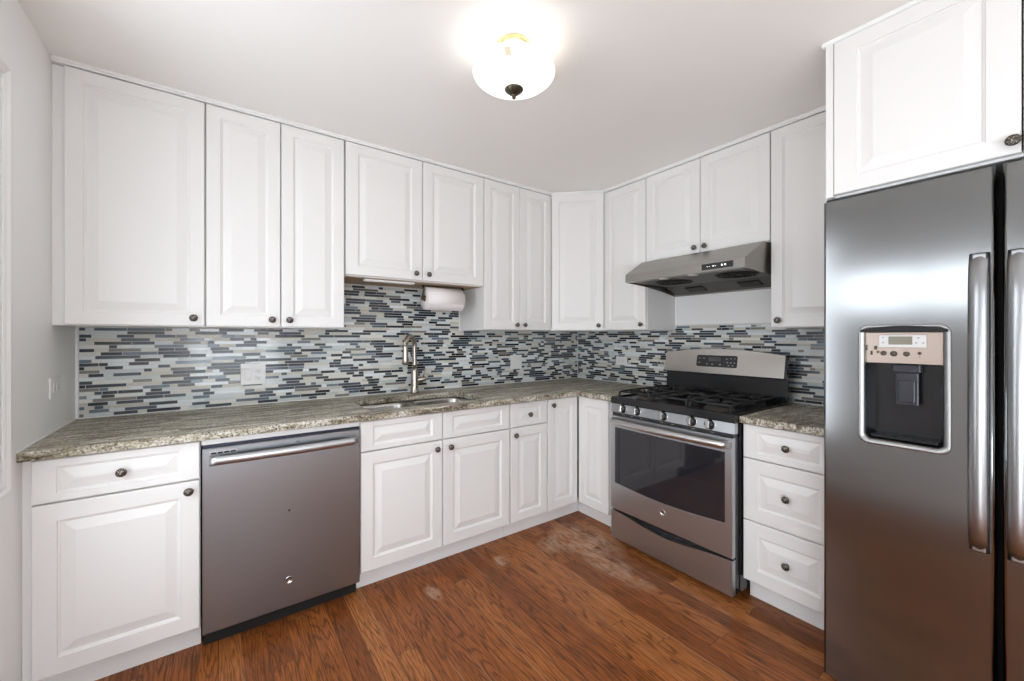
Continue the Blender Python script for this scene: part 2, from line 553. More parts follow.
# window frames (out of shot
b = bm_new()
x0, x1, z0, z1 = UNSEEN_WIN_FRONT
for a in (x0, (x0 + x1) / 2 - 0.03, x1 - 0.06):
    box(b, a, a + 0.06, YF - 0.07, YF - 0.01, z0, z1)
for a in (z0, z1 - 0.06):
    box(b, x0 + 0.001, x1 - 0.001, YF - 0.066, YF - 0.014, a + 0.001, a + 0.059)
struct('unseen_window_1', b, M['trim'])
for wn, (y0, y1, z0, z1), wx in (('window_2', WIN_LEFT, XL - 0.07), ('added_window_3', ADDED_WIN_REAR, XL - 0.07), ('added_window_4', ADDED_WIN_RIGHT, 0.01), ('added_window_5', ADDED_WIN_SIDE, XL - 0.07)):
    b = bm_new()
    for a in (y0, (y0 + y1) / 2 - 0.02, y1 - 0.04):
        box(b, wx, wx + 0.06, a, a + 0.04, z0, z1)
    for a in (z0, z1 - 0.04):
        box(b, wx + 0.004, wx + 0.056, y0 + 0.001, y1 - 0.001, a + 0.001, a + 0.039)
    struct(wn, b, M['trim'])



def strip_path(bm, path, prof):
    """sweep a profile (out, z) along a plan polyline; 'out' points to the right-hand side of travel"""
    n = len(path)
    rings = []
    for i, p in enumerate(path):
        p = Vector((p[0], p[1]))
        dirs = []
        if i > 0:
            dirs.append((p - Vector(path[i - 1][:2])).normalized())
        if i < n - 1:
            dirs.append((Vector(path[i + 1][:2]) - p).normalized())
        nr = [Vector((d.y, -d.x)) for d in dirs]
        m = (nr[0] + nr[-1]).normalized()
        k = 1.0 / max(0.3, m.dot(nr[0]))
        rings.append([bm.verts.new((p.x + m.x * k * o, p.y + m.y * k * o, z)) for o, z in prof])
    for a, c in zip(rings, rings[1:]):
        for k in range(len(prof)):
            bm.faces.new([a[k], a[(k + 1) % len(prof)], c[(k + 1) % len(prof)], c[k]])
    bm.faces.new(rings[0])
    bm.faces.new(rings[-1][::-1])


# crown strip above the wall cabinets and above the fridge cabinet
UD, BD = 0.353, 0.658
prof = [(-0.02, 2.3855), (0.003, 2.3855), (0.003, 2.391), (0.009, 2.395), (0.009, 2.4045), (-0.02, 2.4045)]
b = bm_new(); strip_path(b, [(-3.275, -UD), (-0.640, -UD), (-UD, -0.629), (-UD, -2.168)], prof); struct('trim_1', b, M['trim'])
b = bm_new(); strip_path(b, [(-0.02, -2.1735), (-0.8535, -2.1735), (-0.8535, -3.10)], [(-0.02, 2.3845), (0.003, 2.3845), (0.010, 2.391), (0.010, 2.4045), (-0.02, 2.4045)]); struct('trim_2', b, M['trim'])
# picture-frame moulding on the left wall
b = bm_new()
fy0, fy1, fz0, fz1 = -0.97, -0.752, 0.79, 2.14


def ring_profile(bm, rect, stages, place):
    """nested rectangles: stages = [(inset, out)]"""
    rings = []
    for ins, out in stages:
        a0, a1, c0, c1 = rect
        q = [(a0 + ins, c0 + ins), (a1 - ins, c0 + ins), (a1 - ins, c1 - ins), (a0 + ins, c1 - ins)]
        rings.append([bm.verts.new(place(u, v, out)) for u, v in q])
    for r0, r1 in zip(rings, rings[1:]):
        for k in range(4):
            bm.faces.new([r0[k], r0[(k + 1) % 4], r1[(k + 1) % 4], r1[k]])
    return rings


rg = ring_profile(b, (fy0, fy1, fz0, fz1), [(0, 0), (0.0, 0.006), (0.006, 0.012), (0.016, 0.012), (0.024, 0.005), (0.034, 0.006), (0.040, 0.002), (0.040, 0.0)],
                  lambda u, v, o: (XL + 0.0003 + o, u, v))
struct('trim_3', b, M['trim'])

# ------------------------------------------------------------------ tiled backsplash
TM = ['grout', 't_dark', 't_blue', 't_marble', 't_stone', 't_aqua']


def backsplash(name, place, spans):
    """spans: list of (u0, u1, z0, z1)"""
    b = bm_new()

    def slab(u0, u1, z0, z1, d0, d1, mi, bev=0.0):
        c = [place(u, z, d) for u in (u0, u1) for z in (z0, z1) for d in (d0, d1)]
        vs = [b.verts.new(p) for p in c]
        for f in [(0, 1, 3, 2), (4, 6, 7, 5), (0, 4, 5, 1), (2, 3, 7, 6), (0, 2, 6, 4), (1, 5, 7, 3)]:
            fc = b.faces.new([vs[i] for i in f])
            fc.material_index = mi
    pitch, g = 0.0170, 0.0024
    for (u0, u1, z0, z1) in spans:
        slab(u0, u1, z0, z1, 0.0004, 0.0060, 0)
        z = z0 + 0.0015
        last = 0
        while z + 0.009 < z1:
            zt = min(z + pitch - g, z1 - 0.001)
            u = u0 + 0.003
            dark = random.random() < 0.5
            first = True
            while u < u1 - 0.004:
                L = random.choice((0.03, 0.05, 0.07, 0.09, 0.11, 0.13, 0.15)) * random.uniform(0.9, 1.1)
                if first:
                    L *= random.uniform(0.3, 1.0)
                    first = False
                e = min(u + L, u1 - 0.003)
                if u1 - 0.003 - e < 0.012:
                    e = u1 - 0.003
                if dark:
                    mi = random.choices((1, 2, 3), (0.50, 0.26, 0.24))[0]
                else:
                    mi = random.choices((4, 5), (0.45, 0.55))[0]
                dark = (not dark) if random.random() < 0.80 else dark
                slab(u, e - g, z, zt, 0.0055, 0.0080 if mi in (1, 2, 5) else 0.0072, mi)
                u = e
            z += pitch
    return struct(name, b, None, [M[k] for k in TM])


BS0, BS1 = 0.9075, 1.3305
backsplash('wall_tiles_back', lambda u, z, d: (u, -d, z), [(-3.268, -0.0085, BS0, 1.3307), (-2.152, -1.262, 1.3307, 1.6300)])
backsplash('wall_tiles_right', lambda u, z, d: (-d, -u, z), [(0.0085, 2.17, BS0, 1.3307), (1.007, 1.778, 1.3307, 1.3740)])
# white edge strips and caulk lines of the tiling
b = bm_new()
box(b, -3.2774, -3.2685, -0.009, -0.0004, BS0, 1.33)
box(b, XL + 0.0004, XL + 0.006, -0.683, -0.009, 0.9035, 0.9075)
box(b, -3.268, -0.0095, -0.0105, -0.0004, 0.9035, BS0 - 0.0002)
box(b, -0.0105, -0.0004, -1.015, -0.0004, 0.9035, BS0 - 0.0002)
box(b, -0.0105, -0.0004, -2.165, -1.78, 0.9035, BS0 - 0.0002)
box(b, -0.0105, -0.0082, -0.0105, -0.0082, BS0, BS1)
struct('trim_4', b, M['trim'])


# ------------------------------------------------------------------ cabinets (local frame: x along the front, y=0 the door face, +y into the wall)
def panel_bm(w, h, fx, fz, slope, t=0.020, deep=0.0095):
    b = bm_new()
    st = [(0, 0, t), (0, 0, 0.0035), (0.0012, 0.0012, 0.0012), (0.0035, 0.0035, 0.0), (fx, fz, 0.0), (fx + 0.0022, fz + 0.0022, 0.0050), (fx + 0.0060, fz + 0.0060, 0.0062), (fx + 0.0085, fz + 0.0085, deep),
          (fx + 0.0115, fz + 0.0115, deep), (fx + slope, fz + slope, 0.0014), (fx + slope + 0.002, fz + slope + 0.002, 0.0008)]
    rings = []
    for ix, iz, y in st:
        rings.append([b.verts.new(p) for p in ((ix, y, iz), (w - ix, y, iz), (w - ix, y, h - iz), (ix, y, h - iz))])
    for r0, r1 in zip(rings, rings[1:]):
        for k in range(4):
            b.faces.new([r0[k], r0[(k + 1) % 4], r1[(k + 1) % 4], r1[k]])
    b.faces.new(rings[-1])
    b.faces.new(rings[0][::-1])
    return b


def knob_mesh():
    b = bm_new()
    lathe(b, [(0.0085, 0.0), (0.0080, 0.003), (0.0055, 0.006), (0.0055, 0.012), (0.010, 0.014), (0.0150, 0.0165), (0.0163, 0.0195), (0.0150, 0.0225), (0.011, 0.0255), (0.005, 0.0272), (0.0, 0.0275)],
          (0, 0, 0), (0, -1, 0), 20)
    bmesh.ops.recalc_face_normals(b, faces=b.faces)
    me = bpy.data.meshes.new('cabinet_knob')
    b.to_mesh(me); b.free()
    me.materials.append(M['knob'])
    return me


KNOB = knob_mesh()


def add_knob(parent, lx, lz, ly=0.0):
    o = bpy.data.objects.new('knob', KNOB)
    o.parent = parent
    o.location = (lx, ly, lz)
    COL.objects.link(o)
    return o


def local_obj(name, b, mat, parent, off=(0, 0, 0)):
    """mesh in the parent's local frame, its own origin at off"""
    bmesh.ops.recalc_face_normals(b, faces=b.faces)
    me = bpy.data.meshes.new(name)
    b.to_mesh(me); b.free()
    me.materials.append(mat)
    o = bpy.data.objects.new(name, me)
    o.parent = parent
    o.location = off
    COL.objects.link(o)
    return o


def carcass(b, w, h, d, z0, t=0.018, lf=0.0, rf=0.0, rails=(), y0=0.0215, top=True):
    """open-fronted box with back; lf / rf = widths of extra filler stiles left and right"""
    box(b, 0, t, y0, d, z0, z0 + h)
    box(b, w - t, w, y0, d, z0, z0 + h)
    box(b, t, w - t, y0, d, z0, z0 + t)
    box(b, t, w - t, y0, d if top else y0 + 0.02, z0 + h - t, z0 + h)
    box(b, t, w - t, d - 0.008, d, z0 + t, z0 + h - t)
    for z in rails:
        box(b, t, w - t, y0, y0 + 0.018, z - 0.012, z + 0.012)
    if lf:
        box(b, -lf, 0, y0, y0 + 0.02, z0, z0 + h)
    if rf:
        box(b, w, w + rf, y0, y0 + 0.02, z0, z0 + h)


def cabinet(name, label, loc, rz, w, d, z0, h, fronts, lf=0, rf=0, rails=(), toe=None, under=None, group=None, foot_ends=(0, 0)):
    """fronts: list of (kind, x0, x1, z0, z1, frame_x, frame_z, slope, knob(x,z) or None), z in world"""
    t = thing(name, label, 'cabinet', (loc[0], loc[1], z0 if toe is None else 0.0), rz, group)
    base = t.location.z
    b = bm_new()
    carcass(b, w, h, d, z0 - base, lf=lf, rf=rf, rails=[r - base for r in rails], top=name != 'sink_cabinet')
    local_obj('carcass', b, M['cab'], t)
    if toe:
        b = bm_new()
        box(b, foot_ends[0], w + foot_ends[1], toe, toe + 0.016, 0.0, z0 - 0.001)
        box(b, 0.004, 0.02, toe + 0.016, d - 0.02, 0.0, z0 - 0.001)
        box(b, w - 0.02, w - 0.004, toe + 0.016, d - 0.02, 0.0, z0 - 0.001)
        local_obj('toe_kick', b, M['toe'], t)
    if under:
        b = bm_new()
        box(b, 0.02, w - 0.02, 0.03, d - 0.01, -0.004, -0.0005)
        local_obj('underside_panel', b, under, t)
    for kind, x0, x1, c0, c1, fx, fz, sl, kn in fronts:
        o = local_obj(kind, panel_bm(x1 - x0, c1 - c0, fx, fz, sl), M['cab'], t, (x0, 0, c0 - base))
        if kn:
            add_knob(o, kn[0] - x0, kn[1] - c0)
    return t


A_ROT, B_ROT = 0.0, -PI / 2
ZU0, ZU1 = 1.334, 2.3835          # wall cabinet box
DZ0, DZ1 = 1.338, 2.381           # wall cabinet doors
F = 0.054
S = 0.043
kz = 1.374
UG = None


def ua(name, label, x0, x1, doors, z0=ZU0, dz0=DZ0, lf=0, rf=0, under=None):
    return cabinet(name, label, (x0, -UD, 0), A_ROT, x1 - x0, UD - 0.0005, z0, ZU1 - z0,
                   [('door', a - x0, c - x0, dz0, DZ1, fx, F, S, (k - x0, kzz)) for a, c, fx, k, kzz in doors], lf, rf, under=under)


ua('wall_cabinet', 'wide single-door white wall cabinet at the far left, against the left wall', -3.2415, -2.786, [(-3.2405, -2.790, F, -2.829, kz)], lf=0.0355)
ua('wall_cabinet', 'white two-door wall cabinet above the white double-gang outlet, right of the wide single-door one', -2.784, -2.1655,
   [(-2.784 + 0.0005, -2.4795, F, -2.517, kz), (-2.4755, -2.170, F, -2.440, kz)])
ua('wall_cabinet', 'short white two-door wall cabinet above the sink and the paper towel', -2.163, -1.2555,
   [(-2.161, -1.7075, 0.066, -1.752, 1.677), (-1.7030, -1.2580, 0.066, -1.668, 1.677)], z0=1.632, dz0=1.638, under=M['wood_raw'])
ua('wall_cabinet', 'white wall cabinet with two narrow doors, right of the paper towel', -1.2535, -0.6425,
   [(-1.2515, -0.9485, F, -0.980, kz), (-0.9445, -0.6445, F, -0.908, kz)])


def ub(name, label, ya, yb, doors, z0=ZU0, dz0=DZ0, face=UD, h1=ZU1, dz1=DZ1, lf=0, rf=0, depth=None, kx=None):
    return cabinet(name, label, (-face, ya, 0), B_ROT, ya - yb, (depth or face) - 0.0005, z0, h1 - z0,
                   [('door', ya - a, ya - c, dz0, dz1, fx, F, S, (ya - k, kzz)) for a, c, fx, k, kzz in doors], lf, rf)


ub('wall_cabinet', 'narrow single-door white wall cabinet between the corner cabinet and the range hood', -0.6295, -1.0035, [(-0.6310, -1.0010, F, -0.972, kz)])
ub('wall_cabinet', 'short white two-door wall cabinet directly above the stainless range hood', -1.0055, -1.7815,
   [(-1.0075, -1.3905, F, -1.362, 1.836), (-1.3945, -1.7795, F, -1.428, 1.836)], z0=1.797, dz0=1.802)
ub('wall_cabinet', 'tall single-door white wall cabinet between the range hood and the fridge', -1.7835, -2.1665, [(-1.7855, -2.1640, F, -1.822, kz)])
# cabinet over the fridge
FP = 0.875
fcab = ub('fridge_cabinet', 'deep white two-door cabinet directly above the stainless fridge', -2.1735, -3.10,
   [(-2.204, -2.640, 0.066, -2.626, 1.850), (-2.644, -3.080, 0.066, -2.662, 1.850)], z0=1.808, dz0=1.816, face=FP, dz1=2.380)
b = bm_new(); box(b, 0.0065, 0.0290, 0.002, 0.0213, 0.001, ZU1 - 1.808); local_obj('stile', b, M['cab'], fcab)

# diagonal corner wall cabinet
t = thing('corner_wall_cabinet', 'white corner wall cabinet with one diagonal door, in the room corner', 'cabinet', (-0.641, -UD, ZU0), -math.atan2(0.629 - UD, 0.641 - UD))
b = bm_new()
k = 0.0155
pts = [(-0.6405, -0.001), (-0.001, -0.001), (-0.001, -0.6285), (-UD + 0.001, -0.6285), (-0.6405, -UD + 0.001)]
prism(b, pts, 'z', ZU0, ZU0 + 0.018)
prism(b, pts, 'z', ZU1 - 0.018, ZU1)
box(b, -0.6405, -0.6225, -UD + 0.004, -0.001, ZU0 + 0.018, ZU1 - 0.018)
box(b, -UD + 0.004, -0.001, -0.6285, -0.6105, ZU0 + 0.018, ZU1 - 0.018)
o = obj('carcass', b, M['cab'], t)
dw = math.hypot(0.641 - UD, 0.629 - UD)
o = local_obj('door', panel_bm(dw - 0.006, DZ1 - DZ0, F, F, S), M['cab'], t, (0.003, -0.0185, DZ0 - ZU0))
add_knob(o, dw - 0.045, kz - DZ0)

# ---- base cabinets
ZB0, ZB1 = 0.106, 0.8690
D0, D1 = 0.110, 0.8635
TOE = 0.075


def ba(name, label, x0, x1, fronts, lf=0, rf=0, ends=(0, 0)):
    return cabinet(name, label, (x0, -BD, 0), A_ROT, x1 - x0, BD - 0.002, ZB0, ZB1 - ZB0,
                   [(kd, a - x0, c - x0, z0, z1, fx, fz, sl, (kn[0] - x0, kn[1]) if kn else None) for kd, a, c, z0, z1, fx, fz, sl, kn in fronts], lf, rf,
                   rails=(0.709,), toe=TOE, foot_ends=ends)


ba('base_cabinet', 'white base cabinet with one drawer and one door, left of the dishwasher', -3.2525, -2.7955,
   [('drawer', -3.2515, -2.7975, 0.7135, D1, 0.058, 0.027, 0.042, (-3.026, 0.787)), ('door', -3.2515, -2.7975, D0, 0.7075, 0.06, 0.06, S, (-2.832, 0.672))], lf=0.024, ends=(-0.024, 0))
ba('sink_cabinet', 'white sink base cabinet with two doors and two false drawers, right of the dishwasher', -2.1655, -1.2525,
   [('drawer_front', -2.1645, -1.7185, 0.7135, D1, 0.058, 0.027, 0.042, None), ('drawer_front', -1.7135, -1.2565, 0.7135, D1, 0.058, 0.027, 0.042, None),
    ('door', -2.1645, -1.7185, D0, 0.7075, 0.06, 0.06, S, (-1.755, 0.664)), ('door', -1.7135, -1.2565, D0, 0.7075, 0.06, 0.06, S, (-1.672, 0.664))])
ba('base_cabinet', 'narrow white base cabinet with one small drawer, right of the sink cabinet', -1.2505, -0.9455,
   [('drawer', -1.2470, -0.9485, 0.7135, D1, 0.055, 0.027, 0.042, (-1.100, 0.784)), ('door', -1.2470, -0.9485, D0, 0.7075, 0.055, 0.055, S, (-1.214, 0.663))])
# corner base cabinet: two tall doors meeting in the inner corner
t = thing('corner_base_cabinet', 'white corner base cabinet, two tall doors meeting in the inner corner', 'cabinet', (-0.80, -0.80, 0))
b = bm_new()
CF = BD - 0.0215
for z in (ZB0, ZB1 - 0.018):
    prism(b, [(-0.9435, -0.002), (-0.002, -0.002), (-0.002, -0.9385), (-CF, -0.9385), (-CF, -CF), (-0.9435, -CF)], 'z', z, z + 0.018)
box(b, -0.9435, -0.9255, -CF, -0.002, ZB0 + 0.018, ZB1 - 0.018)
box(b, -CF, -0.002, -0.9385, -0.9205, ZB0 + 0.018, ZB1 - 0.018)
box(b, -CF, -CF + 0.02, -1.0135, -0.9390, ZB0 - 0.1, ZB1)
obj('carcass', b, M['cab'], t)
b = bm_new()
TK = BD - TOE
box(b, -0.9435, -TK, -TK, -TK + 0.016, 0, ZB0 - 0.001)
box(b, -TK, -TK + 0.016, -1.012, -TK + 0.016, 0, ZB0 - 0.001)
obj('toe_kick', b, M['toe'], t)
o = obj('door', (lambda q: (q.transform(Matrix.Translation((-0.9385, -BD, D0))), q)[1])(panel_bm(0.9385 - 0.6625, D1 - D0, 0.058, 0.058, S)), M['cab'], t)
kn = bpy.data.objects.new('knob', KNOB); COL.objects.link(kn); kn.parent = o; kn.location = (-0.899 + 0.80, -BD + 0.80, 0.822)
Mb = Matrix.Translation((-BD, -0.6640, D0)) @ Matrix.Rotation(-PI / 2, 4, 'Z')
o = obj('door', (lambda q: (q.transform(Mb), q)[1])(panel_bm(0.936 - 0.664, D1 - D0, 0.058, 0.058, S)), M['cab'], t)

# three-drawer base between range and fridge
YD = -1.7825
cabinet('drawer_cabinet', 'white three-drawer base cabinet between the range and the fridge', (-BD, YD, 0), B_ROT, 0.382, BD - 0.002, ZB0, ZB1 - ZB0,
        [('drawer', 0.001, 0.378, 0.7035, D1, 0.058, 0.027, 0.042, (0.1895, 0.783)), ('drawer', 0.001, 0.378, 0.4035, 0.6985, 0.062, 0.062, S, (0.1895, 0.555)),
         ('drawer', 0.001, 0.378, D0, 0.3985, 0.062, 0.062, S, (0.1895, 0.255))], rails=(0.70, 0.40), toe=TOE)


# ------------------------------------------------------------------ countertops
def fill_with_hole(b, outer, holes, z):
    es = []
    loops = []
    for lp in [outer] + holes:
        vs = [b.verts.new((p[0], p[1], z)) for p in lp]
        loops.append(vs)
        for i in range(len(vs)):
            es.append(b.edges.new((vs[i], vs[(i + 1) % len(vs)])))
    bmesh.ops.triangle_fill(b, use_beauty=True, use_dissolve=False, edges=es)
    return loops


def slab_with_holes(outer, holes, z0, z1, r=0.004):
    """z1 top; small round-over on the outer and hole edges of the top"""
    b = bm_new()
    top = fill_with_hole(b, outer, holes, z1)
    bot = fill_with_hole(b, outer, holes, z0)
    for A, Bm in zip(top, bot):
        n = len(A)
        for i in range(n):
            b.faces.new([A[i], A[(i + 1) % n], Bm[(i + 1) % n], Bm[i]])
    bmesh.ops.remove_doubles(b, verts=b.verts, dist=1e-6)
    bmesh.ops.recalc_face_normals(b, faces=b.faces)
    es = [e for e in b.edges if len(e.link_faces) == 2 and e.calc_face_angle(0) > 0.9 and abs(e.verts[0].co.z - e.verts[1].co.z) < 1e-5]
    bmesh.ops.bevel(b, geom=es, offset=r, segments=3, profile=0.5, affect='EDGES')
    return b


CT0, CT1 = 0.8700, 0.9030
CE = 0.684
SKX = (-2.095, -1.385)
SKY = (-0.590, -0.185)
hole = rrect(SKX[0], SKX[1], SKY[0], SKY[1], 0.07, 6)
outer = [(XL + 0.001, -0.001), (-0.001, -0.001), (-0.001, -1.0155), (-CE, -1.0155), (-CE, -CE), (XL + 0.001, -CE)]
# a gently rounded inner corner
tag(obj('countertop', slab_with_holes(outer, [hole], CT0, CT1), M['granite']), 'long L-shaped speckled granite countertop running past the sink into the corner', 'countertop')
outer = [(-0.001, -1.7785), (-0.001, -2.166), (-CE, -2.166), (-CE, -1.7785)]
tag(obj('countertop', slab_with_holes(outer, [], CT0, CT1), M['granite']), 'short piece of speckled granite countertop between the range and the fridge', 'countertop')

# ------------------------------------------------------------------ sink: two undermounted bowls
t = thing('kitchen_sink', 'undermounted stainless double-bowl sink in the granite countertop', 'sink', (-1.74, -0.39, 0.66))


def bowl(x0, x1, y0, y1, zt, depth):
    b = bm_new()
    tp = 0.012
    R = 0.066
    rings = []
    for ins, z, r in ((-0.012, zt, R + 0.012), (0.0, zt, R), (0.004, zt - 0.02, R), (tp, zt - depth + 0.04, R), (tp + 0.010, zt - depth + 0.012, R), (tp + 0.04, zt - depth, R - 0.02)):
        rings.append([b.verts.new((p[0], p[1], z)) for p in rrect(x0 + ins, x1 - ins, y0 + ins, y1 - ins, r, 6)])
    n = len(rings[0])
    for r0, r1 in zip(rings, rings[1:]):
        for i in range(n):
            f = b.faces.new([r0[i], r0[(i + 1) % n], r1[(i + 1) % n], r1[i]])
            f.smooth = True
    b.faces.new(rings[-1])
    return b


xm = -1.752
for (bx0, bx1) in ((SKX[0] - 0.004, xm - 0.018), (xm + 0.018, SKX[1] + 0.004)):
    o = obj('bowl', bowl(bx0, bx1, SKY[0] - 0.004, SKY[1] + 0.004, 0.8670, 0.20), M['sink'], t)
    o.modifiers.new('thick', 'SOLIDIFY').thickness = 0.0015
    b = bm_new()
    lathe(b, [(0.0, 0.0015), (0.030, 0.0015), (0.040, 0.004), (0.045, 0.002)], ((bx0 + bx1) / 2, (SKY[0] + SKY[1]) / 2, 0.6665))
    obj('drain', b, M['steel_bright'], t)

# ------------------------------------------------------------------ faucet
fx, fy = -1.645, -0.075
t = thing('kitchen_faucet', 'brushed nickel gooseneck pull-down faucet standing behind the sink', 'faucet', (fx, fy, CT1))
b = bm_new()
lathe(b, [(0.031, 0), (0.031, 0.006), (0.0265, 0.012), (0.0250, 0.05), (0.0235, 0.12), (0.0215, 0.15), (0.0185, 0.17)], (fx, fy, CT1 + 0.0003))
obj('body', b, M['nickel'], t)
dirx, diry = -0.78, -0.62
pts = [(fx, fy, CT1 + 0.165), (fx, fy, 1.10), (fx, fy, 1.215)]
for k in range(1, 13):
    a = PI * k / 12 * 0.97
    R = 0.060
    s = R - R * math.cos(a)
    pts.append((fx + dirx * s, fy + diry * s, 1.215 + R * 1.25 * math.sin(a)))
b = bm_new(); tube(b, pts, 0.0165, 14); obj('spout', b, M['nickel'], t)
e = Vector(pts[-1])
b = bm_new(); lathe(b, [(0.0165, 0.004), (0.0175, 0.0), (0.0180, -0.03), (0.0205, -0.085), (0.0210, -0.110), (0.0185, -0.115)], e, (0, 0, 1)); o = obj('spray_head', b, M['nickel'], t)
b = bm_new(); lathe(b, [(0.0160, 0.0), (0.0160, -0.004), (0.010, -0.006)], e + Vector((0, 0, -0.1152)), (0, 0, 1)); obj('nozzle', b, M['blk_matte'], o)
b = bm_new()
lathe(b, [(0.0135, 0.0), (0.0165, 0.004), (0.0165, 0.045), (0.0175, 0.048), (0.0175, 0.060), (0.012, 0.066)], (fx + 0.018, fy, CT1 + 0.085), (1, 0, 0.1))
o = obj('handle_hub', b, M['nickel'], t)
b = bm_new(); tube(b, [(fx + 0.064, fy, CT1 + 0.095), (fx + 0.068, fy - 0.002, CT1 + 0.125), (fx + 0.074, fy - 0.004, CT1 + 0.165)], 0.0055, 10, radii=[0.0065, 0.005, 0.0058]); obj('lever', b, M['nickel'], o)

# ------------------------------------------------------------------ paper towel under the sink cabinet
px0, px1, py, pz = -1.636, -1.374, -0.225, 1.541
t = thing('paper_towel_holder', 'dark iron paper towel holder screwed under the short cabinet over the sink', 'holder', (px0, py, 1.6275))
b = bm_new(); box(b, px0 - 0.022, px1 + 0.022, py - 0.018, py + 0.018, 1.6235, 1.6270, 0.0015); obj('mounting_plate', b, M['bronze'], t)
for xx in (px0 - 0.016, px1 + 0.016):
    b = bm_new()
    tube(b, [(xx, py - 0.004, 1.6235), (xx, py - 0.022, 1.60), (xx, py - 0.012, 1.575), (xx, py, pz), (xx, py + 0.006, pz - 0.012)], 0.006, 10, radii=[0.007, 0.006, 0.006, 0.009, 0.005])
    obj('arm', b, M['bronze'], t)
for xa, xb in ((px0 - 0.018, px0 - 0.0015), (px1 + 0.0015, px1 + 0.018)):
    b = bm_new(); lathe(b, [(0.0055, 0), (0.0055, 0.010), (0.0185, 0.012), (0.0185, xb - xa)] if xa < px0 else [(0.0185, 0), (0.0185, 0.0045), (0.0055, 0.0065), (0.0055, xb - xa)], (xa, py, pz), (1, 0, 0), 20); obj('end_cap', b, M['bronze'], t)
t = thing('paper_towel_roll', 'white paper towel roll hanging under the cabinet above the sink', 'paper towel', (px0, py, pz))
b = bm_new(); lathe(b, [(0.022, 0), (0.0755, 0), (0.0755, px1 - px0), (0.022, px1 - px0), (0.022, 0.0)], (px0, py, pz), (1, 0, 0), 40); obj('roll', b, M['paper'], t)
b = bm_new(); lathe(b, [(0.019, -0.001), (0.0215, -0.001), (0.0215, px1 - px0 + 0.001), (0.019, px1 - px0 + 0.001), (0.019, -0.001)], (px0, py, pz), (1, 0, 0), 24); obj('core', b, M['card'], t)
b = bm_new()
sh = [(py - 0.0758 * math.cos(a), pz - 0.0758 * math.sin(a)) for a in [0.5, 0.7, 0.9, 1.1, 1.3]]
sh = [(yy, zz) for yy, zz in sh]
V = [[b.verts.new((xx, yy - 0.002 * i, zz - 0.001 * i)) for i, (yy, zz) in enumerate(sh)] for xx in (px0 + 0.002, (px0 + px1) / 2, px1 - 0.002)]
for r0, r1 in zip(V, V[1:]):
    for i in range(len(sh) - 1):
        b.faces.new([r0[i], r0[i + 1], r1[i + 1], r1[i]])
o = obj('loose_sheet', b, M['paper'], t)
o.modifiers.new('thick', 'SOLIDIFY').thickness = 0.0008

# slim lamp under the same cabinet
t = thing('under_cabinet_light', 'slim white lamp bar under the cabinet left of the paper towel', 'lamp', (-1.865, -0.285, 1.6275))
b = bm_new(); box(b, -2.045, -1.740, -0.312, -0.268, 1.6165, 1.6270, 0.002); obj('housing', b, M['plastic'], t)
b = bm_new(); box(b, -2.035, -1.750, -0.306, -0.274, 1.6145, 1.6163, 0.0006); obj('diffuser', b, M['lens'], t)


# ------------------------------------------------------------------ outlets and switches
def receptacle(cu, cz, horiz, half):
    """slots of one half of a duplex"""
    for s in (half,):
        for du, w, h in ((-0.007, 0.0022, 0.009), (0.007, 0.0022, 0.0075)):
            u, z = (cu + du, cz + s * 0.020) if not horiz else (cu + s * 0.020, cz + du)
            ww, hh = (w, h) if not horiz else (h, w)
            yield (u - ww / 2, u + ww / 2, z - hh / 2, z + hh / 2)
        u, z = (cu, cz + s * 0.020 - 0.0085) if not horiz else (cu + s * 0.020 - 0.0085, cz)
        yield (u - 0.0022, u + 0.0022, z - 0.0022, z + 0.0022)


def plate_thing(name, label, cat, place, u0, u1, z0, z1, items, d0):
    """place(u,z,d)->world"""
    c = place((u0 + u1) / 2, z0, d0)
    t = thing(name, label, cat, c)

    def pbox(b, a0, a1, c0, c1, e0, e1, bev=0.0):
        p, q = place(a0, c0, e0), place(a1, c1, e1)
        box(b, p[0], q[0], p[1], q[1], p[2], q[2], bev)
    b = bm_new(); pbox(b, u0, u1, z0, z1, d0, d0 + 0.006, 0.0022); obj('cover_plate', b, M['plastic'], t)
    for kind, cu, cz, horiz in items:
        if kind == 'switch':
            b = bm_new(); pbox(b, cu - 0.0165, cu + 0.0165, cz - 0.033, cz + 0.033, d0 + 0.0058, d0 + 0.0095, 0.0016); obj('rocker_switch', b, M['plastic'], t)
        else:
            for s in (-1, 1):
                uu, zz = (cu, cz + s * 0.020) if not horiz else (cu + s * 0.020, cz)
                w, h = (0.0165, 0.014) if not horiz else (0.014, 0.0165)
                b = bm_new()
                pbox(b, uu - w, uu + w, zz - h, zz + h, d0 + 0.0058, d0 + 0.0080, 0.001)
                o = obj('socket', b, M['plastic'], t)
                for r in receptacle(cu, cz, horiz, s):
                    b = bm_new()
                    pbox(b, *r, d0 + 0.0078, d0 + 0.0083)
                    obj('slot', b, M['slot'], o)
    return t


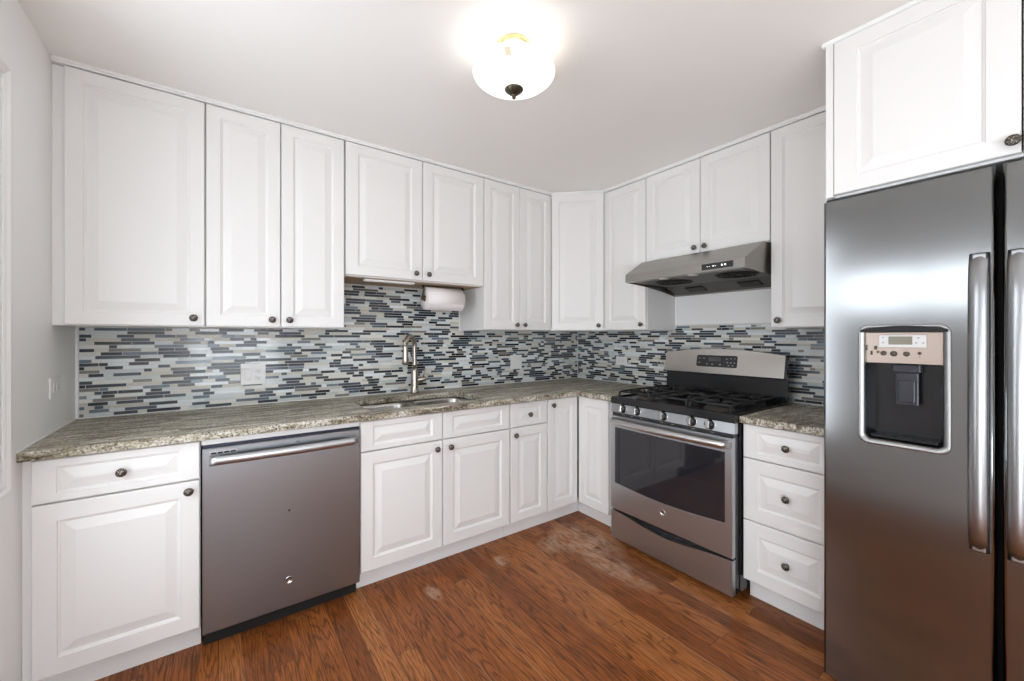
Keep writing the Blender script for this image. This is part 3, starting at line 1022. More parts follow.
pA = lambda u, z, d: (u, -d, z)
pB = lambda u, z, d: (-d, -u, z)
pL = lambda u, z, d: (XL + d, u, z)
plate_thing('outlet', 'white double-gang plate with a switch and an outlet, on the tiles above the dishwasher', 'outlet', pA, -2.638, -2.518, 1.018, 1.138,
            [('switch', -2.603, 1.078, False), ('outlet', -2.553, 1.078, False)], 0.0082)
plate_thing('light_switch', 'white double-gang switch plate on the tiles right of the faucet', 'light switch', pA, -0.788, -0.672, 1.018, 1.136,
            [('switch', -0.753, 1.077, False), ('switch', -0.707, 1.077, False)], 0.0082)
plate_thing('outlet', 'small horizontal white outlet on the tiles behind the left of the range', 'outlet', pB, 0.463, 0.577, 1.052, 1.122, [('outlet', 0.520, 1.087, True)], 0.0082)
plate_thing('outlet', 'white outlet on the left side wall, just above the counter end', 'outlet', pL, -0.372, -0.245, 1.040, 1.124, [('outlet', -0.3085, 1.082, True)], 0.0004)


# ------------------------------------------------------------------ text badge helper
def text_mesh(s, size, depth):
    cu = bpy.data.curves.new('badge_text', 'FONT')
    cu.body = s
    cu.size = size
    cu.extrude = depth
    cu.align_x = 'CENTER'
    cu.align_y = 'CENTER'
    o = bpy.data.objects.new('badge_text', cu)
    COL.objects.link(o)
    dg = bpy.context.evaluated_depsgraph_get()
    me = bpy.data.meshes.new_from_object(o.evaluated_get(dg))
    bpy.data.objects.remove(o)
    return me


def badge(parent, c, normal, r):
    """round maker's badge: steel ring, dark disc, two raised script letters"""
    b = bm_new()
    lathe(b, [(r, 0), (r, 0.002), (r * 0.92, 0.0032), (r * 0.80, 0.0026), (r * 0.78, 0.0016), (0, 0.0016)], c, normal, 28)
    o = obj('badge', b, M['steel_bright'], parent)
    b = bm_new()
    b.from_mesh(text_mesh('GE', r * 1.05, 0.0004))
    q = Matrix.Rotation(PI / 2, 4, 'X')
    if abs(normal[0]) > 0.5:
        q = Matrix.Rotation(-PI / 2, 4, 'Z') @ q
    n = Vector(normal) * 0.0018
    b.transform(Matrix.Translation(Vector(c) + n) @ q)
    obj('badge_letters', b, M['mark_dark'], o)


# ------------------------------------------------------------------ dishwasher
DX0, DX1 = -2.7885, -2.1715
t = thing('dishwasher', 'stainless dishwasher with a bar handle, between white base cabinets', 'dishwasher', ((DX0 + DX1) / 2, -0.36, 0))
b = bm_new()
box(b, DX0 + 0.004, DX1 - 0.004, -0.625, -0.04, 0.075, 0.835)
for fxx in (DX0 + 0.05, DX1 - 0.05):
    for fyy in (-0.56, -0.1):
        lathe(b, [(0.016, 0), (0.016, 0.006), (0.006, 0.008), (0.006, 0.076)], (fxx, fyy, 0), seg=10)
obj('tub_housing', b, M['blk_matte'], t)
b = bm_new()
prism(b, [(p[0], p[1]) for p in [(-0.628, 0.074), (-0.660, 0.074), (-0.6655, 0.079), (-0.6655, 0.826), (-0.662, 0.831), (-0.628, 0.831)]], 'x', DX0, DX1)
bmesh.ops.recalc_face_normals(b, faces=b.faces)
obj('door', b, M['steel_dark'], t)
b = bm_new(); box(b, DX0 + 0.002, DX1 - 0.002, -0.650, -0.626, 0.8316, 0.8425, 0.001); obj('control_edge', b, simple('navy_control_edge', (0.02, 0.022, 0.045), 0.25), t)
b = bm_new(); box(b, DX0 - 0.004, DX1 + 0.004, -0.648, -0.629, 0.8434, 0.8690, 0.001); obj('filler_strip', b, M['cab'], t)
b = bm_new(); box(b, DX0 + 0.003, DX1 - 0.003, -0.606, -0.594, 0.0, 0.0725); obj('toe_panel', b, M['blk_void'], t)
# bowed handle
b = bm_new()
pts = []
for k in range(25):
    s = k / 24
    xx = DX0 + 0.024 + (DX1 - DX0 - 0.042) * s
    pts.append((xx, -0.702 - 0.010 * math.sin(PI * s), 0.786))
tube(b, pts, 0.0105, 14, 1.75, up=(0, 0, 1))
for xx in (pts[1][0], pts[-2][0]):
    box(b, xx - 0.010, xx + 0.010, -0.700, -0.6658, 0.774, 0.798, 0.003)
obj('handle', b, M['steel_range'], t)
b = bm_new()
ring_profile(b, (DX0 + 0.022, DX0 + 0.118, 0.802, 0.817), [(0, 0.0), (0, 0.0012), (0.0022, 0.0012), (0.0022, 0.0)], lambda u, v, o: (u, -0.6656 - o, v))
o = obj('vent_badge', b, M['steel_bright'], t)
for k in range(4):
    xx = DX0 + 0.028 + k * 0.0222
    b = bm_new()
    box(b, xx, xx + 0.0165, -0.6668, -0.6656, 0.8062, 0.8128)
    obj('vent_slot', b, M['blk_void'], o)
b = bm_new(); box(b, -2.452, -2.434, -0.6664, -0.6656, 0.811, 0.8145); obj('status_mark', b, M['mark_dark'], t)
badge(t, (-2.479, -0.6656, 0.196), (0, -1, 0), 0.0165)
b = bm_new(); lathe(b, [(0.005, 0), (0.004, 0.0012), (0, 0.0014)], (-2.478, -0.6656, 0.508), (0, -1, 0), 12); obj('sensor_dot', b, M['mark_dark'], t)

# ------------------------------------------------------------------ gas range
RY0, RY1 = -1.0185, -1.7745      # left and right sides
RYc = (RY0 + RY1) / 2
t = thing('gas_range', 'stainless freestanding gas range with black cooktop, under the hood', 'stove', (-0.36, RYc, 0))
b = bm_new()
box(b, -0.668, -0.088, RY1, RY0, 0.035, 0.8610, 0.002)
for xx in (-0.62, -0.13):
    for yy in (RY0 - 0.05, RY1 + 0.05):
        lathe(b, [(0.018, 0), (0.018, 0.008), (0.008, 0.012), (0.008, 0.036)], (xx, yy, 0.0), seg=12)
box(b, -0.700, -0.668, RY1 + 0.004, RY0 - 0.004, 0.055, 0.80)
obj('body', b, M['blk'], t)
# storage drawer with scooped top edge
DYa, DYb = RY0 - 0.006, RY1 + 0.006
b = bm_new()
top = []
for k in range(25):
    s = k / 24
    yy = DYa + (DYb - DYa) * s
    q = max(0.0, math.sin(PI * min(1, max(0, (s - 0.06) / 0.88)))) ** 1.5
    top.append((yy, 0.2055 - 0.034 * q))
pts = [(DYa, 0.034)] + top + [(DYb, 0.034)]
prism(b, pts, 'x', -0.735, -0.702)
es = [e for e in b.edges if abs(e.verts[0].co.x + 0.735) < 1e-6 and abs(e.verts[1].co.x + 0.735) < 1e-6]
bmesh.ops.bevel(b, geom=es, offset=0.003, segments=2, affect='EDGES')
obj('storage_drawer', b, M['steel_range'], t)
# oven door frame with window
b = bm_new()
Z0, Z1 = 0.2165, 0.797
hole = []
WY0, WY1, WZ0, WZ1 = RY0 - 0.036, RY1 + 0.042, 0.380, 0.725
for k in range(15):
    s = k / 14
    hole.append((WY0 + (WY1 - WY0) * s, WZ0 - 0.020 * math.sin(PI * s)))
hole += [(WY1, WZ1), (WY0, WZ1)]
outer = [(DYa, Z0), (DYb, Z0), (DYb, Z1), (DYa, Z1)]


def yz_plate_with_hole(outer, hole, xf, xb, mat_name, parent, name):
    b = bm_new()
    L0 = fill_with_hole(b, outer, [hole], 0.0)
    L1 = fill_with_hole(b, outer, [hole], 1.0)
    for A, Bm in zip(L0, L1):
        n = len(A)
        for i in range(n):
            b.faces.new([A[i], A[(i + 1) % n], Bm[(i + 1) % n], Bm[i]])
    for v in b.verts:
        y, z, k = v.co
        v.co = (xf + (xb - xf) * k, y, z)
    bmesh.ops.recalc_face_normals(b, faces=b.faces)
    es = [e for e in b.edges if len(e.link_faces) == 2 and e.calc_face_angle(0) > 1.2 and all(abs(v.co.x - xf) < 1e-6 for v in e.verts)]
    bmesh.ops.bevel(b, geom=es, offset=0.0025, segments=2, affect='EDGES')
    return obj(name, b, M[mat_name], parent)


door = yz_plate_with_hole(outer, hole, -0.735, -0.703, 'steel_range', t, 'oven_door')
b = bm_new()
prism(b, [(y + (0.0 if True else 0), z) for y, z in hole], 'x', -0.7315, -0.7045)
obj('window', b, M['oven_glass'], door)
badge(t, (-0.7352, -1.392, 0.310), (-1, 0, 0), 0.0165)
# racks of the oven seen faintly are left to the glass reflection; handle
b = bm_new()
pts = []
for k in range(29):
    s = k / 28
    yy = RY0 - 0.022 + (RY1 - RY0 + 0.040) * s
    off = 0.034 * min(1.0, min(s, 1 - s) / 0.03) ** 0.6 + 0.016 * math.sin(PI * s)
    pts.append((-0.735 - off, yy, 0.766))
tube(b, pts, 0.0125, 12, 1.5)
obj('handle', b, M['steel'], door)
# black vent strip between door and panel
b = bm_new(); box(b, -0.716, -0.690, RY1 + 0.004, RY0 - 0.004, 0.7985, 0.8155); o = obj('vent_strip', b, M['blk_matte'], t)
for yy in (-1.11, -1.17, -1.235, -1.37, -1.44, -1.56, -1.66):
    b = bm_new()
    box(b, -0.7170, -0.7155, yy - 0.010, yy + 0.010, 0.8045, 0.8070)
    obj('vent_slot', b, M['silver_plastic'], o)
# control panel
b = bm_new()
prism(b, [(-0.690, 0.816), (-0.727, 0.818), (-0.719, 0.868), (-0.690, 0.868)], 'y', RY0 - 0.001, RY1 + 0.001)
obj('control_panel', b, M['steel_range'], t)
nrm = Vector((-0.050, 0, 0.008)).normalized()
kmesh = bm_new()
lathe(kmesh, [(0.0250, 0), (0.0250, 0.004), (0.0225, 0.0065), (0.0215, 0.014), (0.0195, 0.0165), (0, 0.0170)], (0, 0, 0), (-1, 0, 0), 24)
bmesh.ops.recalc_face_normals(kmesh, faces=kmesh.faces)
kme = bpy.data.meshes.new('burner_knob'); kmesh.to_mesh(kme); kmesh.free(); kme.materials.append(M['blk'])
rmesh = bm_new(); lathe(rmesh, [(0.0245, 0.0), (0.0290, 0.0), (0.0285, 0.0030), (0.0250, 0.0030), (0.0245, 0.0)], (0, 0, 0), (-1, 0, 0), 24)
rme = bpy.data.meshes.new('knob_bezel'); rmesh.to_mesh(rme); rmesh.free(); rme.materials.append(M['steel_bright'])
gmesh = bm_new(); box(gmesh, -0.033, -0.0160, -0.0105, 0.0105, -0.0200, 0.0200, 0.0045)
gme = bpy.data.meshes.new('knob_grip'); gmesh.to_mesh(gme); gmesh.free(); gme.materials.append(M['steel_bright'])
for ky in (-1.108, -1.212, -1.387, -1.556, -1.653):
    loc = (-0.7232 + 0.36, ky - RYc, 0.8445)
    kb = bpy.data.objects.new('burner_knob', kme); COL.objects.link(kb); kb.parent = t; kb.location = loc; kb.rotation_euler = (0, -0.158 + 0.316, 0)
    for nm, mm in (('bezel', rme), ('grip', gme)):
        g = bpy.data.objects.new(nm, mm); COL.objects.link(g); g.parent = kb
# cooktop
b = bm_new()
prism(b, [(-0.090, 0.8615), (-0.722, 0.8690), (-0.727, 0.876), (-0.727, 0.902), (-0.719, 0.911), (-0.700, 0.912), (-0.680, 0.903), (-0.16, 0.903), (-0.140, 0.9105), (-0.126, 0.9105), (-0.090, 0.9045)], 'y', RY0 + 0.001, RY1 - 0.001)
obj('cooktop', b, M['blk'], t)
for yy in (RY0 - 0.005, RY1 + 0.005):
    b = bm_new()
    box(b, -0.700, -0.14, yy - 0.006, yy + 0.006, 0.9032, 0.912, 0.002)
    obj('cooktop_rim', b, M['blk'], t)
BUR = [(-0.57, RY0 - 0.155, 0.050), (-0.28, RY0 - 0.155, 0.040), (-0.42, RYc, 0.048), (-0.57, RY1 + 0.155, 0.055), (-0.28, RY1 + 0.155, 0.036)]
for bx, by, br in BUR:
    b = bm_new(); lathe(b, [(br + 0.022, 0), (br + 0.018, 0.004), (br, 0.006), (br - 0.002, 0.014), (br * 0.5, 0.015), (0, 0.015)], (bx, by, 0.9032), seg=24); o = obj('burner', b, M['hood_under'], t)
    b = bm_new(); lathe(b, [(br - 0.006, 0), (br - 0.003, 0.003), (br - 0.006, 0.009), (br * 0.4, 0.011), (0, 0.011)], (bx, by, 0.9185), seg=24); obj('burner_cap', b, M['iron'], o)
gw = (RY0 - RY1 - 0.05) / 3
for gi in range(3):
    ya = RY0 - 0.025 - gi * gw
    yb = ya - gw + 0.004
    gx0, gx1 = -0.690, -0.150
    zt = 0.944
    b = bm_new()

    def bar(p, q, r=0.0055):
        tube(b, [p, q], r, 8)
    for yy in (ya - 0.008, yb + 0.008):
        tube(b, [(gx0, yy, 0.912), (gx0 + 0.01, yy, zt - 0.006), (gx0 + 0.03, yy, zt), (gx1 - 0.03, yy, zt), (gx1 - 0.01, yy, zt - 0.006), (gx1, yy, 0.912)], 0.0062, 8)
    for xx in (gx0 + 0.022, gx1 - 0.022):
        tube(b, [(xx, ya - 0.008, zt - 0.002), (xx, yb + 0.008, zt - 0.002)], 0.0062, 8)
    ym = (ya + yb) / 2
    tube(b, [((gx0 + gx1) / 2, ya - 0.008, zt - 0.001), ((gx0 + gx1) / 2, yb + 0.008, zt - 0.001)], 0.0062, 8)
    cs = [(-0.57, ym), (-0.28, ym)] if gi != 1 else [(-0.42, ym)]
    for cx, cy in cs:
        for k in range(8):
            a = PI / 4 * k + (PI / 8 if gi == 1 else 0)
            r0, r1 = 0.022, 0.092
            ex, ey = cx + math.cos(a) * r1 * (1.35 if abs(math.cos(a)) > 0.9 else 1.0), cy + math.sin(a) * r1
            ey = max(min(ey, ya - 0.008), yb + 0.008)
            tube(b, [(cx + math.cos(a) * r0, cy + math.sin(a) * r0, zt - 0.004), (cx + math.cos(a) * r0 * 1.6, cy + math.sin(a) * r0 * 1.6, zt + 0.003), (ex, ey, zt - 0.001)], 0.0050, 8)
    obj('grate', b, M['iron'], t)
# back guard
b = bm_new()
prism(b, [(-0.088, 0.905), (-0.124, 0.912), (-0.112, 1.040), (-0.128, 1.046), (-0.106, 1.170), (-0.100, 1.180), (-0.088, 1.180)], 'y', RY0 + 0.006, RY1 - 0.002)
obj('backguard', b, M['blk'], t)
b = bm_new()
N = 24
fr, bk = [], []
pts2 = []
for k in range(N + 1):
    s = k / N
    yy = RY0 + 0.014 + (RY1 - RY0 - 0.004) * s
    zt = 1.178 + 0.030 * math.sin(PI * s)
    pts2.append((yy, zt))


def bgx(z):
    return -0.132 + (z - 1.046) * 0.19


Fv = [(b.verts.new((bgx(1.049), y, 1.049)), b.verts.new((bgx(z), y, z)), b.verts.new((bgx(z) + 0.016, y, z + 0.003)), b.verts.new((bgx(1.049) + 0.03, y, 1.047))) for y, z in pts2]
for a, c in zip(Fv, Fv[1:]):
    for k in range(4):
        f = b.faces.new([a[k], c[k], c[(k + 1) % 4], a[(k + 1) % 4]])
b.faces.new(Fv[0]); b.faces.new(Fv[-1][::-1])
o = obj('backguard_panel', b, M['steel_panel'], t)


def bg_pt(y, z, d):
    n = Vector((-1, 0, 0.19)).normalized()
    return Vector((bgx(z), y, z)) + n * d


b = bm_new()
lp = rrect(-1.500, -1.240, 1.094, 1.163, 0.010, 4)
A1 = [b.verts.new(bg_pt(y, z, 0.0028)) for y, z in lp]
A0 = [b.verts.new(bg_pt(y, z, 0.0)) for y, z in rrect(-1.503, -1.237, 1.091, 1.166, 0.012, 4)]
b.faces.new(A1)
for i in range(len(lp)):
    b.faces.new([A0[i], A0[(i + 1) % len(lp)], A1[(i + 1) % len(lp)], A1[i]])
dp = obj('display', b, M['blk_matte'], t)
b = bm_new()
rnd = random.Random(3)
for (yy, zz, w, h) in [(-1.247, 1.145, 0.010, 0.004), (-1.276, 1.145, 0.010, 0.004), (-1.247, 1.116, 0.012, 0.004), (-1.30, 1.108, 0.010, 0.005), (-1.335, 1.108, 0.010, 0.005), (-1.385, 1.108, 0.010, 0.005),
                       (-1.425, 1.145, 0.009, 0.004), (-1.452, 1.148, 0.009, 0.004), (-1.475, 1.148, 0.007, 0.004), (-1.430, 1.122, 0.009, 0.005), (-1.452, 1.122, 0.009, 0.005), (-1.474, 1.122, 0.007, 0.005), (-1.44, 1.104, 0.009, 0.004), (-1.465, 1.104, 0.009, 0.004)]:
    yy -= 0.012
    q = [bg_pt(yy - w / 2, zz - h / 2, 0.0032), bg_pt(yy + w / 2, zz - h / 2, 0.0032), bg_pt(yy + w / 2, zz + h / 2, 0.0032), bg_pt(yy - w / 2, zz + h / 2, 0.0032)]
    b.faces.new([b.verts.new(p) for p in q])
oo = obj('button_marks', b, M['mark'], dp)
b = bm_new()
q = [bg_pt(-1.400, 1.128, 0.0031), bg_pt(-1.318, 1.128, 0.0031), bg_pt(-1.318, 1.154, 0.0031), bg_pt(-1.400, 1.154, 0.0031)]
b.faces.new([b.verts.new(p) for p in q]); obj('clock_window', b, M['oven_glass'], dp)

# ------------------------------------------------------------------ range hood
HY0, HY1 = -1.0055, -1.7720
t = thing('range_hood', 'slanted stainless range hood under the short cabinet, above the range', 'range hood', (-0.30, (HY0 + HY1) / 2, 1.58))
b = bm_new()
LX, LZ0, LZ1 = -0.584, 1.641, 1.690
ins = 0.012


def hood_side(y, yl):
    # outline from top back, forward, down the slope to the lip and along the curved lower edge back to the wall
    P = [(-0.004, y, 1.7955), (-0.398, y, 1.7925), (LX, yl, LZ1), (LX - 0.002, yl, LZ0), (LX + 0.03, yl, LZ0 - 0.004)]
    for k in range(1, 9):
        s = k / 8
        P.append((LX + 0.03 + (-0.004 - LX - 0.03) * s, yl + (y - yl) * s, LZ0 - 0.004 - 0.056 * s ** 1.7))
    return P


SL, SR = hood_side(HY0, HY0 - ins), hood_side(HY1, HY1 + ins)
vl = [b.verts.new(p) for p in SL]
vr = [b.verts.new(p) for p in SR]
for i in range(4):
    b.faces.new([vl[i], vl[i + 1], vr[i + 1], vr[i]])
b.faces.new([vl[0], vr[0], vr[-1], vl[-1]])
# side faces as fans with the far inner lower edge
for V in (vl, vr):
    for i in range(2, len(V) - 1):
        try:
            b.faces.new([V[1] if i < len(V) - 2 else V[1], V[i], V[i + 1]])
        except ValueError:
            pass
    b.faces.new([V[0], V[1], V[-1]])
hs = obj('shell', b, M['steel_hood'], t)
hs.modifiers.new('thick', 'SOLIDIFY').thickness = 0.0012
b = bm_new()
# recessed underside pan
up = [(LX + 0.02, LZ0 + 0.003), (-0.16, 1.640), (-0.012, 1.592), (-0.006, 1.600), (-0.16, 1.648), (LX + 0.02, LZ0 + 0.010)]
prism(b, up, 'y', HY0 - 0.016, HY1 + 0.016)
un = obj('underside', b, M['hood_under'], t)
b = bm_new()
hz = 1.6415
for cy in (-1.215, -1.605):
    b = bm_new()
    lathe(b, [(0.112, 0.0025), (0.112, -0.002), (0.104, -0.006), (0.100, -0.002), (0.0, -0.001)], (-0.345, cy, hz - 0.001), (0, 0, 1), 32)
    for rr in (0.03, 0.055, 0.08):
        lathe(b, [(rr - 0.003, -0.002), (rr - 0.003, -0.006), (rr + 0.003, -0.006), (rr + 0.003, -0.002)], (-0.345, cy, hz - 0.001), (0, 0, 1), 28)
    for k in range(8):
        a = PI / 4 * k
        tube(b, [(-0.345 + 0.02 * math.cos(a), cy + 0.02 * math.sin(a), hz - 0.006), (-0.345 + 0.102 * math.cos(a), cy + 0.102 * math.sin(a), hz - 0.006)], 0.003, 6)
    obj('fan_grille', b, M['mesh'], t)
for cy in (-1.275, -1.46):
    b = bm_new(); lathe(b, [(0.030, 0.002), (0.030, -0.004), (0.024, -0.006), (0.0, -0.006)], (-0.548, cy, hz + 0.0005), (0, 0, 1), 24); obj('lamp_lens', b, M['lens'], t)
for cy in (-1.215, -1.565):
    b = bm_new()
    c0 = Vector((-0.085, cy, 1.6125))
    n = Vector((-0.045, 0, -0.148)).normalized()
    box(b, -0.034, 0.034, cy - 0.062, cy + 0.062, -0.004, 0.003, 0.001)
    b.transform(Matrix.Translation((-0.087, 0, 1.6135)) @ Matrix.Rotation(math.atan2(0.048, 0.148), 4, 'Y'))
    obj('grease_tray', b, M['mesh'], t)
b = bm_new(); box(b, LX - 0.0045, LX - 0.0005, -1.702, -1.534, 1.6505, 1.683, 0.001); cp = obj('control_strip', b, M['blk_matte'], t)
b = bm_new()
for yy, r in ((-1.598, 0.003), (-1.610, 0.0022), (-1.645, 0.0045), (-1.662, 0.0045), (-1.578, 0.002), (-1.566, 0.002)):
    lathe(b, [(r, 0), (r, 0.0006), (0, 0.0006)], (LX - 0.0045, yy, 1.667), (-1, 0, 0), 10)
obj('indicator_lights', b, M['led'], cp)

# ------------------------------------------------------------------ refrigerator
GX = -0.900
FY0, FYs, FYe, FY1 = -2.180, -2.5945, -2.6075, -3.100
t = thing('refrigerator', 'stainless side-by-side refrigerator with dispenser, at the right edge', 'refrigerator', (-0.46, -2.645, 0))
b = bm_new()
box(b, -0.822, -0.03, FY1, FY0, 0.02, 1.775, 0.003)
for xx in (-0.78, -0.08):
    for yy in (FY0 - 0.05, FY1 + 0.05):
        lathe(b, [(0.02, 0), (0.02, 0.021)], (xx, yy, 0), seg=12)
obj('body', b, M['blk_matte'], t)


def fridge_door(name, ya, yb, hole):
    """ya > yb; door with rounded vertical front edges"""
    b = bm_new()
    z0, z1 = 0.035, 1.786
    r = 0.008
    outer = [(ya - r, z0), (yb + r, z0), (yb + r, z1), (ya - r, z1)]
    L = fill_with_hole(b, outer, [hole] if hole else [], 0.0)
    for v in b.verts:
        y, z, k = v.co
        v.co = (GX, y, z)
    # rounded edges and sides
    for yy, sgn in ((ya, -1), (yb, 1)):
        prev = None
        for k in range(6):
            a = PI / 2 * k / 5
            x, y = GX + r - r * math.cos(a), yy + sgn * (r - r * math.sin(a))
            cur = [b.verts.new((x, y, z0)), b.verts.new((x, y, z1))]
            if prev:
                f = b.faces.new([prev[0], cur[0], cur[1], prev[1]]); f.smooth = True
            prev = cur
        cur = [b.verts.new((-0.828, yy, z0)), b.verts.new((-0.828, yy, z1))]
        b.faces.new([prev[0], cur[0], cur[1], prev[1]])
    for z in (z0, z1):
        arc = []
        for yy, sgn, rev in ((ya, -1, False), (yb, 1, True)):
            seq = [(-0.828, yy)] + [(GX + r - r * math.cos(PI / 2 * k / 5), yy + sgn * (r - r * math.sin(PI / 2 * k / 5))) for k in range(5, -1, -1)]
            arc += seq[::-1] if rev else seq
        b.faces.new([b.verts.new((x, y, z)) for x, y in arc])
    b.faces.new([b.verts.new(p) for p in ((-0.828, ya, z0), (-0.828, yb, z0), (-0.828, yb, z1), (-0.828, ya, z1))])
    bmesh.ops.remove_doubles(b, verts=b.verts, dist=1e-5)
    return obj(name, b, M['steel_fridge'], t)


HY = (-2.5045, -2.2845, 0.921, 1.326)
hole = rrect(HY[0], HY[1], HY[2], HY[3], 0.026, 6)
fd = fridge_door('freezer_door', FY0, FYs, hole)
rd = fridge_door('fridge_door', FYe, FY1, None)
# dispenser
b = bm_new()
st = [(-0.003, -0.0003, 0.028), (-0.002, -0.0030, 0.028), (0.003, -0.0036, 0.024), (0.011, -0.0005, 0.019), (0.0155, 0.005, 0.015), (0.017, 0.016, 0.013)]
rings = []
for ins, dx, r in st:
    rings.append([b.verts.new((GX + dx, y, z)) for y, z in rrect(HY[0] + ins, HY[1] - ins, HY[2] + ins, HY[3] - ins, r, 6)])
n = len(rings[0])
for r0, r1 in zip(rings, rings[1:]):
    for i in range(n):
        f = b.faces.new([r0[i], r0[(i + 1) % n], r1[(i + 1) % n], r1[i]]); f.smooth = True
dsp = obj('dispenser', b, M['steel_bezel'], fd)
cy0, cy1 = HY[0] + 0.017, HY[1] - 0.017
# everything of the dispenser below is the door's second-level pieces
b = bm_new()
cx0, cx1 = GX + 0.012, GX + 0.068
cz0, cz1 = HY[2] + 0.017, 1.199
lp = [(cy0, cz0), (cy1, cz0), (cy1, cz1), (cy0, cz1)]
P0 = [b.verts.new((cx0, y, z)) for y, z in lp]
ip = [(cy0 + 0.012, cz0 + 0.004), (cy1 - 0.012, cz0 + 0.004), (cy1 - 0.012, cz1), (cy0 + 0.012, cz1)]
P1 = [b.verts.new((cx1, y, z)) for y, z in ip]
for i in range(4):
    b.faces.new([P0[i], P0[(i + 1) % 4], P1[(i + 1) % 4], P1[i]])
b.faces.new(P1)
obj('dispenser_cavity', b, M['blk'], fd)
b = bm_new()
prism(b, [(cx0, 1.199), (cx0 - 0.004, 1.302), (cx0 + 0.03, 1.304), (cx0 + 0.03, 1.199)], 'y', cy0, cy1)
obj('dispenser_panel', b, M['silver_plastic'], fd)
b = bm_new()
prism(b, [(HY[0] + 0.004, 1.3030)] + [(HY[0] + 0.004 + (HY[1] - HY[0] - 0.008) * k / 12, 1.3120 + 0.0130 * math.sin(PI * k / 12)) for k in range(13)] + [(HY[1] - 0.004, 1.3030)], 'x', GX - 0.006, cx0 + 0.02)
obj('dispenser_visor', b, M['blk_void'], fd)
b = bm_new(); box(b, cx0 - 0.0075, cx0 - 0.003, -2.452, -2.336, 1.252, 1.294, 0.0015); obj('dispenser_keypad', b, M['silver_light'], fd)
b = bm_new(); box(b, cx0 - 0.0085, cx0 - 0.0070, -2.419, -2.361, 1.262, 1.289, 0.0004); obj('dispenser_screen', b, M['lcd'], fd)
b = bm_new()
for yy, zz in ((-2.347, 1.285), (-2.347, 1.268), (-2.433, 1.284), (-2.444, 1.268), (-2.428, 1.268)):
    lathe(b, [(0.003, 0), (0.002, 0.001), (0, 0.001)], (cx0 - 0.0074, yy, zz), (-1, 0, 0), 10)
obj('dispenser_keys', b, M['mark'], fd)
b = bm_new()
for yy, zz, r in ((-2.347, 1.232, 0.0085), (-2.373, 1.231, 0.0095), (-2.404, 1.231, 0.0085), (-2.435, 1.234, 0.005)):
    lathe(b, [(r, 0), (r * 0.8, 0.0012), (0, 0.0012)], (cx0 - 0.0014, yy, zz), (-1, 0, 0), 14)
for yy, zz, w, h in ((-2.302, 1.250, 0.007, 0.020), (-2.316, 1.232, 0.006, 0.014), (-2.327, 1.250, 0.008, 0.013), (-2.333, 1.236, 0.007, 0.008), (-2.435, 1.222, 0.004, 0.002)):
    box(b, cx0 - 0.0040, cx0 - 0.0006, yy - w / 2, yy + w / 2, zz - h / 2, zz + h / 2, 0.0012)
obj('dispenser_worn_buttons', b, M['mark_dark'], fd)
b = bm_new()
box(b, cx0 + 0.010, cx0 + 0.05, -2.436, -2.366, 1.168, 1.196, 0.004)
box(b, cx0 + 0.020, cx0 + 0.030, -2.430, -2.372, 1.058, 1.170, 0.004)
box(b, cx0 + 0.014, cx0 + 0.022, -2.422, -2.380, 1.068, 1.142, 0.003)
obj('dispenser_paddle', b, simple('paddle_plastic', (0.03, 0.032, 0.04), 0.2), fd)
b = bm_new()
box(b, cx0 + 0.002, cx1 - 0.002, cy0 + 0.012, cy1 - 0.012, cz0 + 0.0045, cz0 + 0.010, 0.001)
for k in range(7):
    yy = cy0 + 0.022 + k * 0.0245
    box(b, cx0 + 0.006, cx1 - 0.008, yy, yy + 0.010, cz0 + 0.010, cz0 + 0.0135, 0.001)
obj('drip_tray', b, M['blk'], fd)


def fridge_handle(door, yc):
    b = bm_new()
    z0, z1 = 0.652, 1.536
    prof = []
    N = 22
    rings = []
    for k in range(N + 1):
        s = k / N
        z = z0 + (z1 - z0) * s
        off = 0.016 + 0.030 * min(1.0, min(s, 1 - s) / 0.10) ** 0.55 + 0.006 * math.sin(PI * s)
        w = 0.0205
        xf = GX - off
        ring = []
        for q in range(9):
            a = -1 + 2 * q / 8
            ring.append(b.verts.new((xf + 0.010 * a * a, yc + w * a, z)))
        ring.append(b.verts.new((xf + 0.020, yc + w * 0.92, z)))
        ring.append(b.verts.new((xf + 0.020, yc - w * 0.92, z)))
        rings.append(ring)
    for r0, r1 in zip(rings, rings[1:]):
        for i in range(11):
            f = b.faces.new([r0[i], r0[(i + 1) % 11], r1[(i + 1) % 11], r1[i]])
            f.smooth = i < 8
    b.faces.new(rings[0]); b.faces.new(rings[-1][::-1])
    for zz in (z0 + 0.025, z1 - 0.025):
        box(b, GX - 0.022, GX - 0.0004, yc - 0.014, yc + 0.014, zz - 0.022, zz + 0.022, 0.003)
    obj('handle', b, M['steel_handle'], door)


fridge_handle(fd, -2.5645)
fridge_handle(rd, -2.6375)
b = bm_new(); box(b, -0.886, -0.80, FY0 - 0.045, FY0 - 0.004, 1.7865, 1.798, 0.003); obj('hinge_cover', b, M['blk_matte'], t)
b = bm_new(); box(b, -0.835, -0.8225, FYe + 0.001, FYs - 0.001, 0.04, 1.78); obj('door_gasket', b, M['blk_void'], t)
b = bm_new(); box(b, -0.86, -0.823, FY1 + 0.01, FY0 - 0.01, 0.006, 0.032); obj('base_grille', b, M['blk_matte'], t)

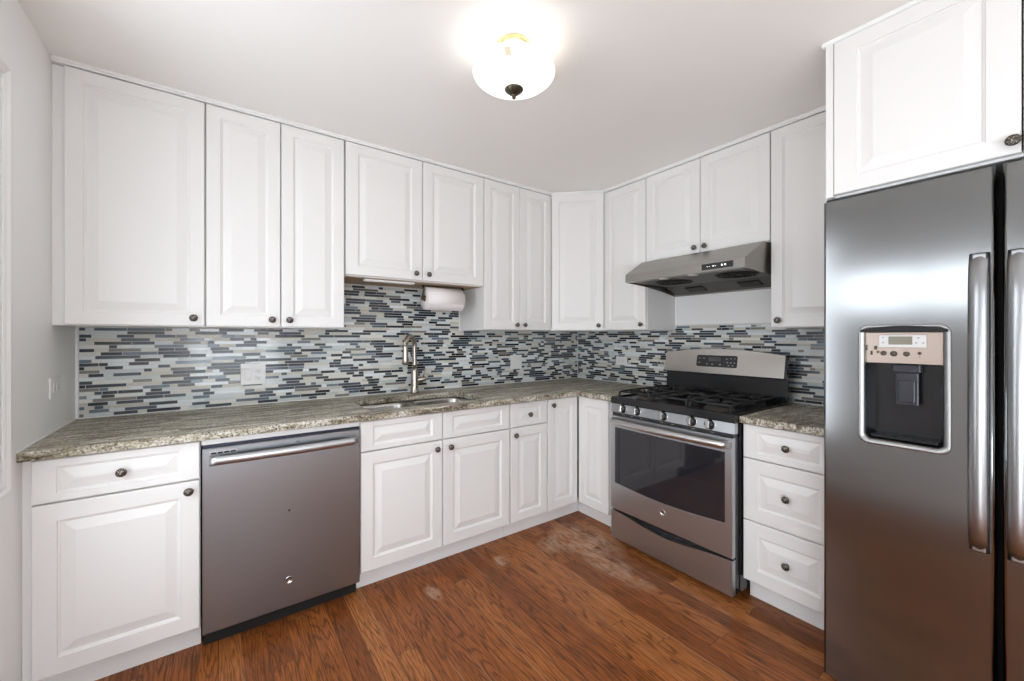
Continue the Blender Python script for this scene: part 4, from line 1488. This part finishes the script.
# ------------------------------------------------------------------ ceiling light
lx, ly = -1.816, -1.472
t = thing('ceiling_light', 'round flush-mount ceiling light with a glowing white glass bowl', 'ceiling light', (lx, ly, 2.15))
b = bm_new()
lathe(b, [(0.064, -0.0004), (0.066, -0.005), (0.062, -0.008), (0.064, -0.012), (0.057, -0.018), (0.046, -0.023), (0.016, -0.026)], (lx, ly, H), (0, 0, 1), 40)
obj('ceiling_pan', b, M['brass'], t)
b = bm_new(); tube(b, [(lx, ly, H - 0.026), (lx, ly, 2.240)], 0.006, 10); obj('stem', b, M['brass'], t)
b = bm_new()
prof = [(0.074, 2.347), (0.110, 2.337), (0.138, 2.322), (0.153, 2.307), (0.157, 2.297), (0.153, 2.289), (0.138, 2.276), (0.110, 2.261), (0.070, 2.248), (0.030, 2.2405), (0.008, 2.2390)]
seg = 48
rings = [[b.verts.new((lx + r * math.cos(2 * PI * i / seg), ly + r * math.sin(2 * PI * i / seg), z)) for i in range(seg)] for r, z in prof]
for r0, r1 in zip(rings, rings[1:]):
    for i in range(seg):
        f = b.faces.new([r0[i], r0[(i + 1) % seg], r1[(i + 1) % seg], r1[i]]); f.smooth = True
gs = obj('glass_shade', b, M['glass_shade'], t)
b = bm_new(); lathe(b, [(0.004, 0.0), (0.036, -0.002), (0.034, -0.006), (0.020, -0.018), (0.012, -0.023), (0.006, -0.026), (0.008, -0.030), (0.006, -0.037), (0, -0.038)], (lx, ly, 2.2380), (0, 0, 1), 28); obj('finial', b, M['bronze'], t)
b = bm_new()
box(b, -0.011, 0.011, -0.0008, 0.0008, -0.014, 0.014, 0.0006)
b.transform(Matrix.Translation((lx - 0.70 * 0.1475, ly - 0.712 * 0.1475, 2.2815)) @ Matrix.Rotation(-0.777, 4, 'Z') @ Matrix.Rotation(0.85, 4, 'X'))
obj('tan_plate', b, simple('tan_plate_finish', (0.78, 0.70, 0.52), 0.5), t)  # small tan plate laid against the glass bowl
bl = bpy.data.lights.new('lamp_bulb', 'POINT')
bl.energy = LAMP_BULB_W
bl.color = (1.0, 0.93, 0.83)
bl.shadow_soft_size = 0.03
bo = bpy.data.objects.new('lamp_bulb', bl)
bo.location = (lx + 0.06, ly, 2.325)
COL.objects.link(bo)

# repeats share a group phrase
GROUPS = {'wall_cabinet': 'white cabinets along the ceiling', 'base_cabinet': 'white cabinets under the counter', 'outlet': 'white wall outlets', 'countertop': 'granite countertops'}
for o in COL.objects:
    k = o.name.split('.')[0]
    if o.parent is None and k in GROUPS:
        o['group'] = GROUPS[k]
